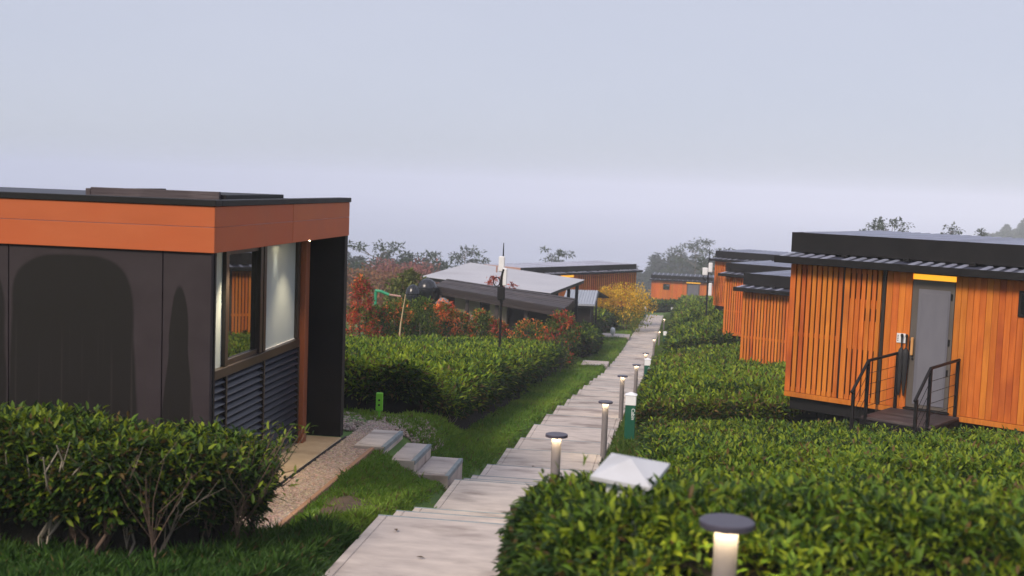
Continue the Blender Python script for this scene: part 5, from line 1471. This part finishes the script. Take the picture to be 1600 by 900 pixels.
def tall_tree(label, px_, d, ztop, zbase, crown_w, seed, cols, nl=9, per=30, leaf=.5, name='eucalyptus_tree', clump=.8, flat=.45, crown_h=.55, trunk_r=.22, mat='bark', group='tall trees on the skyline', cat='tree', sub=3):
    rg = np.random.default_rng(900 + seed)
    x, y = at_px(px_, d); H = ztop - zbase
    R = thing(name, label, cat, (x, y, zbase), 0, group)
    mb = MB()
    bend = [rg.normal(0, H * .02) for _ in range(2)]
    top = Vector((bend[0], bend[1], H * .93))
    trunk = [Vector((0, 0, 0)), Vector((bend[0] * .3, bend[1] * .3, H * .4)), Vector((bend[0] * .9, bend[1] * .9, H * .7)), top]
    mb.tube(trunk, [trunk_r, trunk_r * .75, trunk_r * .45, trunk_r * .12], 7)
    mb.build('trunk', M[mat], R)
    lb = MB(); C = []
    for k in range(nl):
        t = 1 - crown_h * (k + .3) / nl
        s = Vector((bend[0] * t, bend[1] * t, H * t * .95))
        a = k * 2.4 + rg.normal(0, .4); ln = crown_w * .5 * rg.uniform(.45, 1.0) * (.5 + .6 * min(1, (1 - t) / crown_h * 1.6))
        e = s + Vector((math.cos(a) * ln, math.sin(a) * ln, ln * rg.uniform(.25, .75)))
        if e.z > H: e.z = H
        m = s.lerp(e, .5) + Vector((0, 0, -ln * .08))
        lb.tube([s, m, e], [trunk_r * .35, trunk_r * .22, trunk_r * .07], 5)
        for j in range(sub):
            q = e + Vector(rg.normal(0, clump * .75, 3)) * (0 if j == 0 else 1); q.z = min(q.z, H)
            if j: lb.tube([m, q], [trunk_r * .15, trunk_r * .05], 4)
            C.append(tuple(q))
    lb.build('limbs', M[mat], R)
    C.append(tuple(top + Vector((0, 0, H * .04))))
    C = np.array(C)
    P, D, L, c = clump_leaves(rg, C, clump * rg.uniform(.6, 1.25, len(C)), per, leaf, lambda g, p, ci: cols(g, p), .1, flat)
    tag(place('crown', leaves_mesh('crown', P, D, L, L * .45, c, M['leaf_far'], 1), R), kind='stuff')
    return R
euc = lambda g, p: np.where((g.random(len(p)) < .6)[:, None], np.array([.028, .048, .020]), np.array([.05, .075, .03])) * g.uniform(.6, 1.3, (len(p), 1))
brn = lambda g, p: np.where((g.random(len(p)) < .6)[:, None], np.array([.30, .135, .07]), np.array([.24, .15, .05])) * g.uniform(.6, 1.2, (len(p), 1))
pnk = lambda g, p: np.array([.34, .15, .13]) * g.uniform(.6, 1.2, (len(p), 1))
E_ = tall_tree
E_('tall open crowned tree rising left of the brown trees near the dark end wall', 598, 150, 2.0, -14, 9, 1, euc, nl=11, clump=1.25, leaf=.55, per=34)
E_('small grey green tree at the edge of the dark end wall', 545, 160, -.8, -14, 6, 2, euc, nl=8, clump=1.1, leaf=.55)
E_('tree with loose round clumps just left of the pavilion roof', 662, 150, .9, -12, 5.5, 3, euc, nl=8, clump=1.0, leaf=.5)
E_('slim tree with one high clump near the left pavilion roof corner', 685, 150, .6, -12, 3.4, 4, euc, nl=6, clump=.9, leaf=.5)
E_('lone open crowned tree above the middle of the pavilion roof', 728, 165, 1.6, -12, 6.5, 5, euc, nl=8, clump=1.05, leaf=.5)
E_('small airy tree above the roof of the long dark cabin', 868, 175, .9, -12, 5.5, 6, euc, nl=8, clump=.9, leaf=.5)
E_('tallest airy tree above the far conifer wood', 1086, 250, -.2, -24, 14, 7, euc, nl=13, clump=1.7, leaf=.7, per=34, crown_h=.5)
E_('thin leaning tree left of the tallest one above the conifer wood', 1058, 250, -4, -24, 6, 8, euc, nl=5, clump=1.3, leaf=.7, per=14)
E_('dark olive tree crown peeping out beside the fourth cabin roof', 1124, 128, 4.0, -4, 4.4, 9, euc, nl=8, clump=.8, leaf=.35)
E_('twin crowned tree above the black roof of the nearest cabin', 1388, 150, 7.6, -6, 4.2, 10, euc, nl=8, clump=.85, leaf=.5)
E_('low crowned tree left of the twin crowned one above the nearest cabin roof', 1358, 155, 6.9, -6, 3.2, 11, euc, nl=6, clump=.8, leaf=.5)
E_('single round crowned tree over the ribbed part of the nearest cabin roof', 1478, 160, 6.9, -6, 3.6, 12, euc, nl=7, clump=.85, leaf=.5)
E_('small crooked tree at the foot of the wooded hill', 1533, 165, 6.2, -6, 2.4, 13, euc, nl=6, clump=.65, leaf=.4)
for i, (px_, d, zt, w, cf, lab) in enumerate(((558, 95, .2, 7, brn, 'low brown bare looking tree behind the tall red cone shrub'), (590, 100, 1.9, 9, brn, 'broad brown tree with hazy bare twigs behind the shrubs'),
                                             (624, 105, 2.2, 7, pnk, 'pinkish bare twigged tree left of the yellow green tree'), (612, 80, 2.0, 5, brn, 'olive brown tree directly above the green pipe'))):
    tall_tree(lab, px_, d, zt, float(zp(d)) - 4.5, w, 30 + i, cf, nl=22, clump=1.25, leaf=.32, per=110, flat=.8, crown_h=.75, name='brown_tree', group='brown trees left of the pavilion', trunk_r=.16)

# far conifer wood and hill forest: one mass each
def wood(name, label, spots, col, seed, leaf, cat='wood'):
    rg = np.random.default_rng(seed)
    PP, DD, LL, CC = [], [], [], []
    for x, y, zb, H, r in spots:
        n = 330
        t = rg.random(n) ** .7
        rr = r * (1 - t) ** .8 * np.sqrt(rg.random(n)) + .1; a = rg.uniform(0, 2 * math.pi, n)
        PP.append(np.stack([x + rr * np.cos(a), y + rr * np.sin(a), zb + H * (.1 + .9 * t)], 1))
        DD.append(np.stack([np.cos(a), np.sin(a), rg.normal(.1, .4, n)], 1)); LL.append(leaf * rg.uniform(.6, 1.3, n) * (1.15 - .6 * t))
        CC.append(col * rg.uniform(.5, 1.4, (n, 1)) * rg.uniform(.8, 1.2))
    P, D, L, C = map(np.concatenate, (PP, DD, LL, CC))
    o = place(name, leaves_mesh(name, P, D, L, L * .6, C, M['leaf_far'], 1))
    tag(o, label, cat, kind='stuff')
sp = []
for k in range(240):
    px_ = rnd.uniform(985, 1160); d = rnd.uniform(270, 340)
    x, y = at_px(px_, d); H = rnd.uniform(17, 24)
    zt = -7.8 + rnd.uniform(-4.5, .8) - (0 if px_ > 1015 else 3)
    sp.append((x, y, zt - H, H, rnd.uniform(2.2, 3.4)))
wood('conifer_wood', 'distant hazy blue green conifer wood behind the far end cabin', sp, np.array([.014, .032, .022]), 71, 1.7)
sp = []
for k in range(60):
    px_ = rnd.uniform(535, 760); d = rnd.uniform(170, 230)
    x, y = at_px(px_, d); H = rnd.uniform(9, 13); zt = rnd.uniform(-6.5, -3.0)
    sp.append((x, y, zt - H, H, rnd.uniform(2.5, 4)))
wood('mixed_wood', 'low hazy grey green wood filling the gap left of the pavilion', sp, np.array([.04, .05, .03]), 72, 1.3)

def build_hill():
    n = 40; m = 16
    V = []; F = []
    for j in range(m):
        for i in range(n):
            u, v = i / (n - 1), j / (m - 1)
            px_ = 1470 + u * 700; d = 400 + v * 260
            x, y = at_px(px_, d)
            ridge = 2 + (np.interp(px_, [1470, 1530, 1600, 1700, 1900, 2170], [-15, -9.5, -2.5, 4, 12, 15]))
            z = -30 + (ridge + 30 - 3) * math.sin(min(1, v * 1.7) * math.pi / 2) * (1 if v < .6 else 1 - (v - .6) * .8)
            V.append((x, y, z))
    for j in range(m - 1):
        for i in range(n - 1): F.append((j * n + i, j * n + i + 1, (j + 1) * n + i + 1, (j + 1) * n + i))
    mb = MB(); mb.add(V, F)
    tag(mb.build('hill', M['ground'], smooth=True), kind='structure')
    pts = []
    for k in range(420):
        i = rnd.randrange(n // 3 + 4); j = rnd.randrange(1, m - 3)
        p = V[j * n + i]
        pts.append((p[0] + rnd.uniform(-4, 4), p[1] + rnd.uniform(-8, 8), p[2] - 2, rnd.uniform(4, 8), rnd.uniform(2.5, 4.2)))
    wood('hill_forest', 'green forest covering the hill at the right edge', pts, np.array([.035, .065, .025]), 73, 1.8, 'forest')
build_hill()

# ------------------------------------------------------------------ air
hz = bpy.data.materials.new('thin_morning_haze'); hz.use_nodes = True
hn = hz.node_tree; hn.nodes.clear()
ho = hn.nodes.new('ShaderNodeOutputMaterial'); hv = hn.nodes.new('ShaderNodeVolumePrincipled')
hv.inputs['Color'].default_value = (.765, .81, .935, 1)
hv.inputs['Density'].default_value = 0.0009
hv.inputs['Anisotropy'].default_value = -0.4
hn.links.new(hv.outputs[0], ho.inputs['Volume'])
_zmin = -75.0
hzo = MB().box(-5200, 5200, -5200, 5200, _zmin, 27).build('haze', hz)
tag(hzo, kind='stuff')
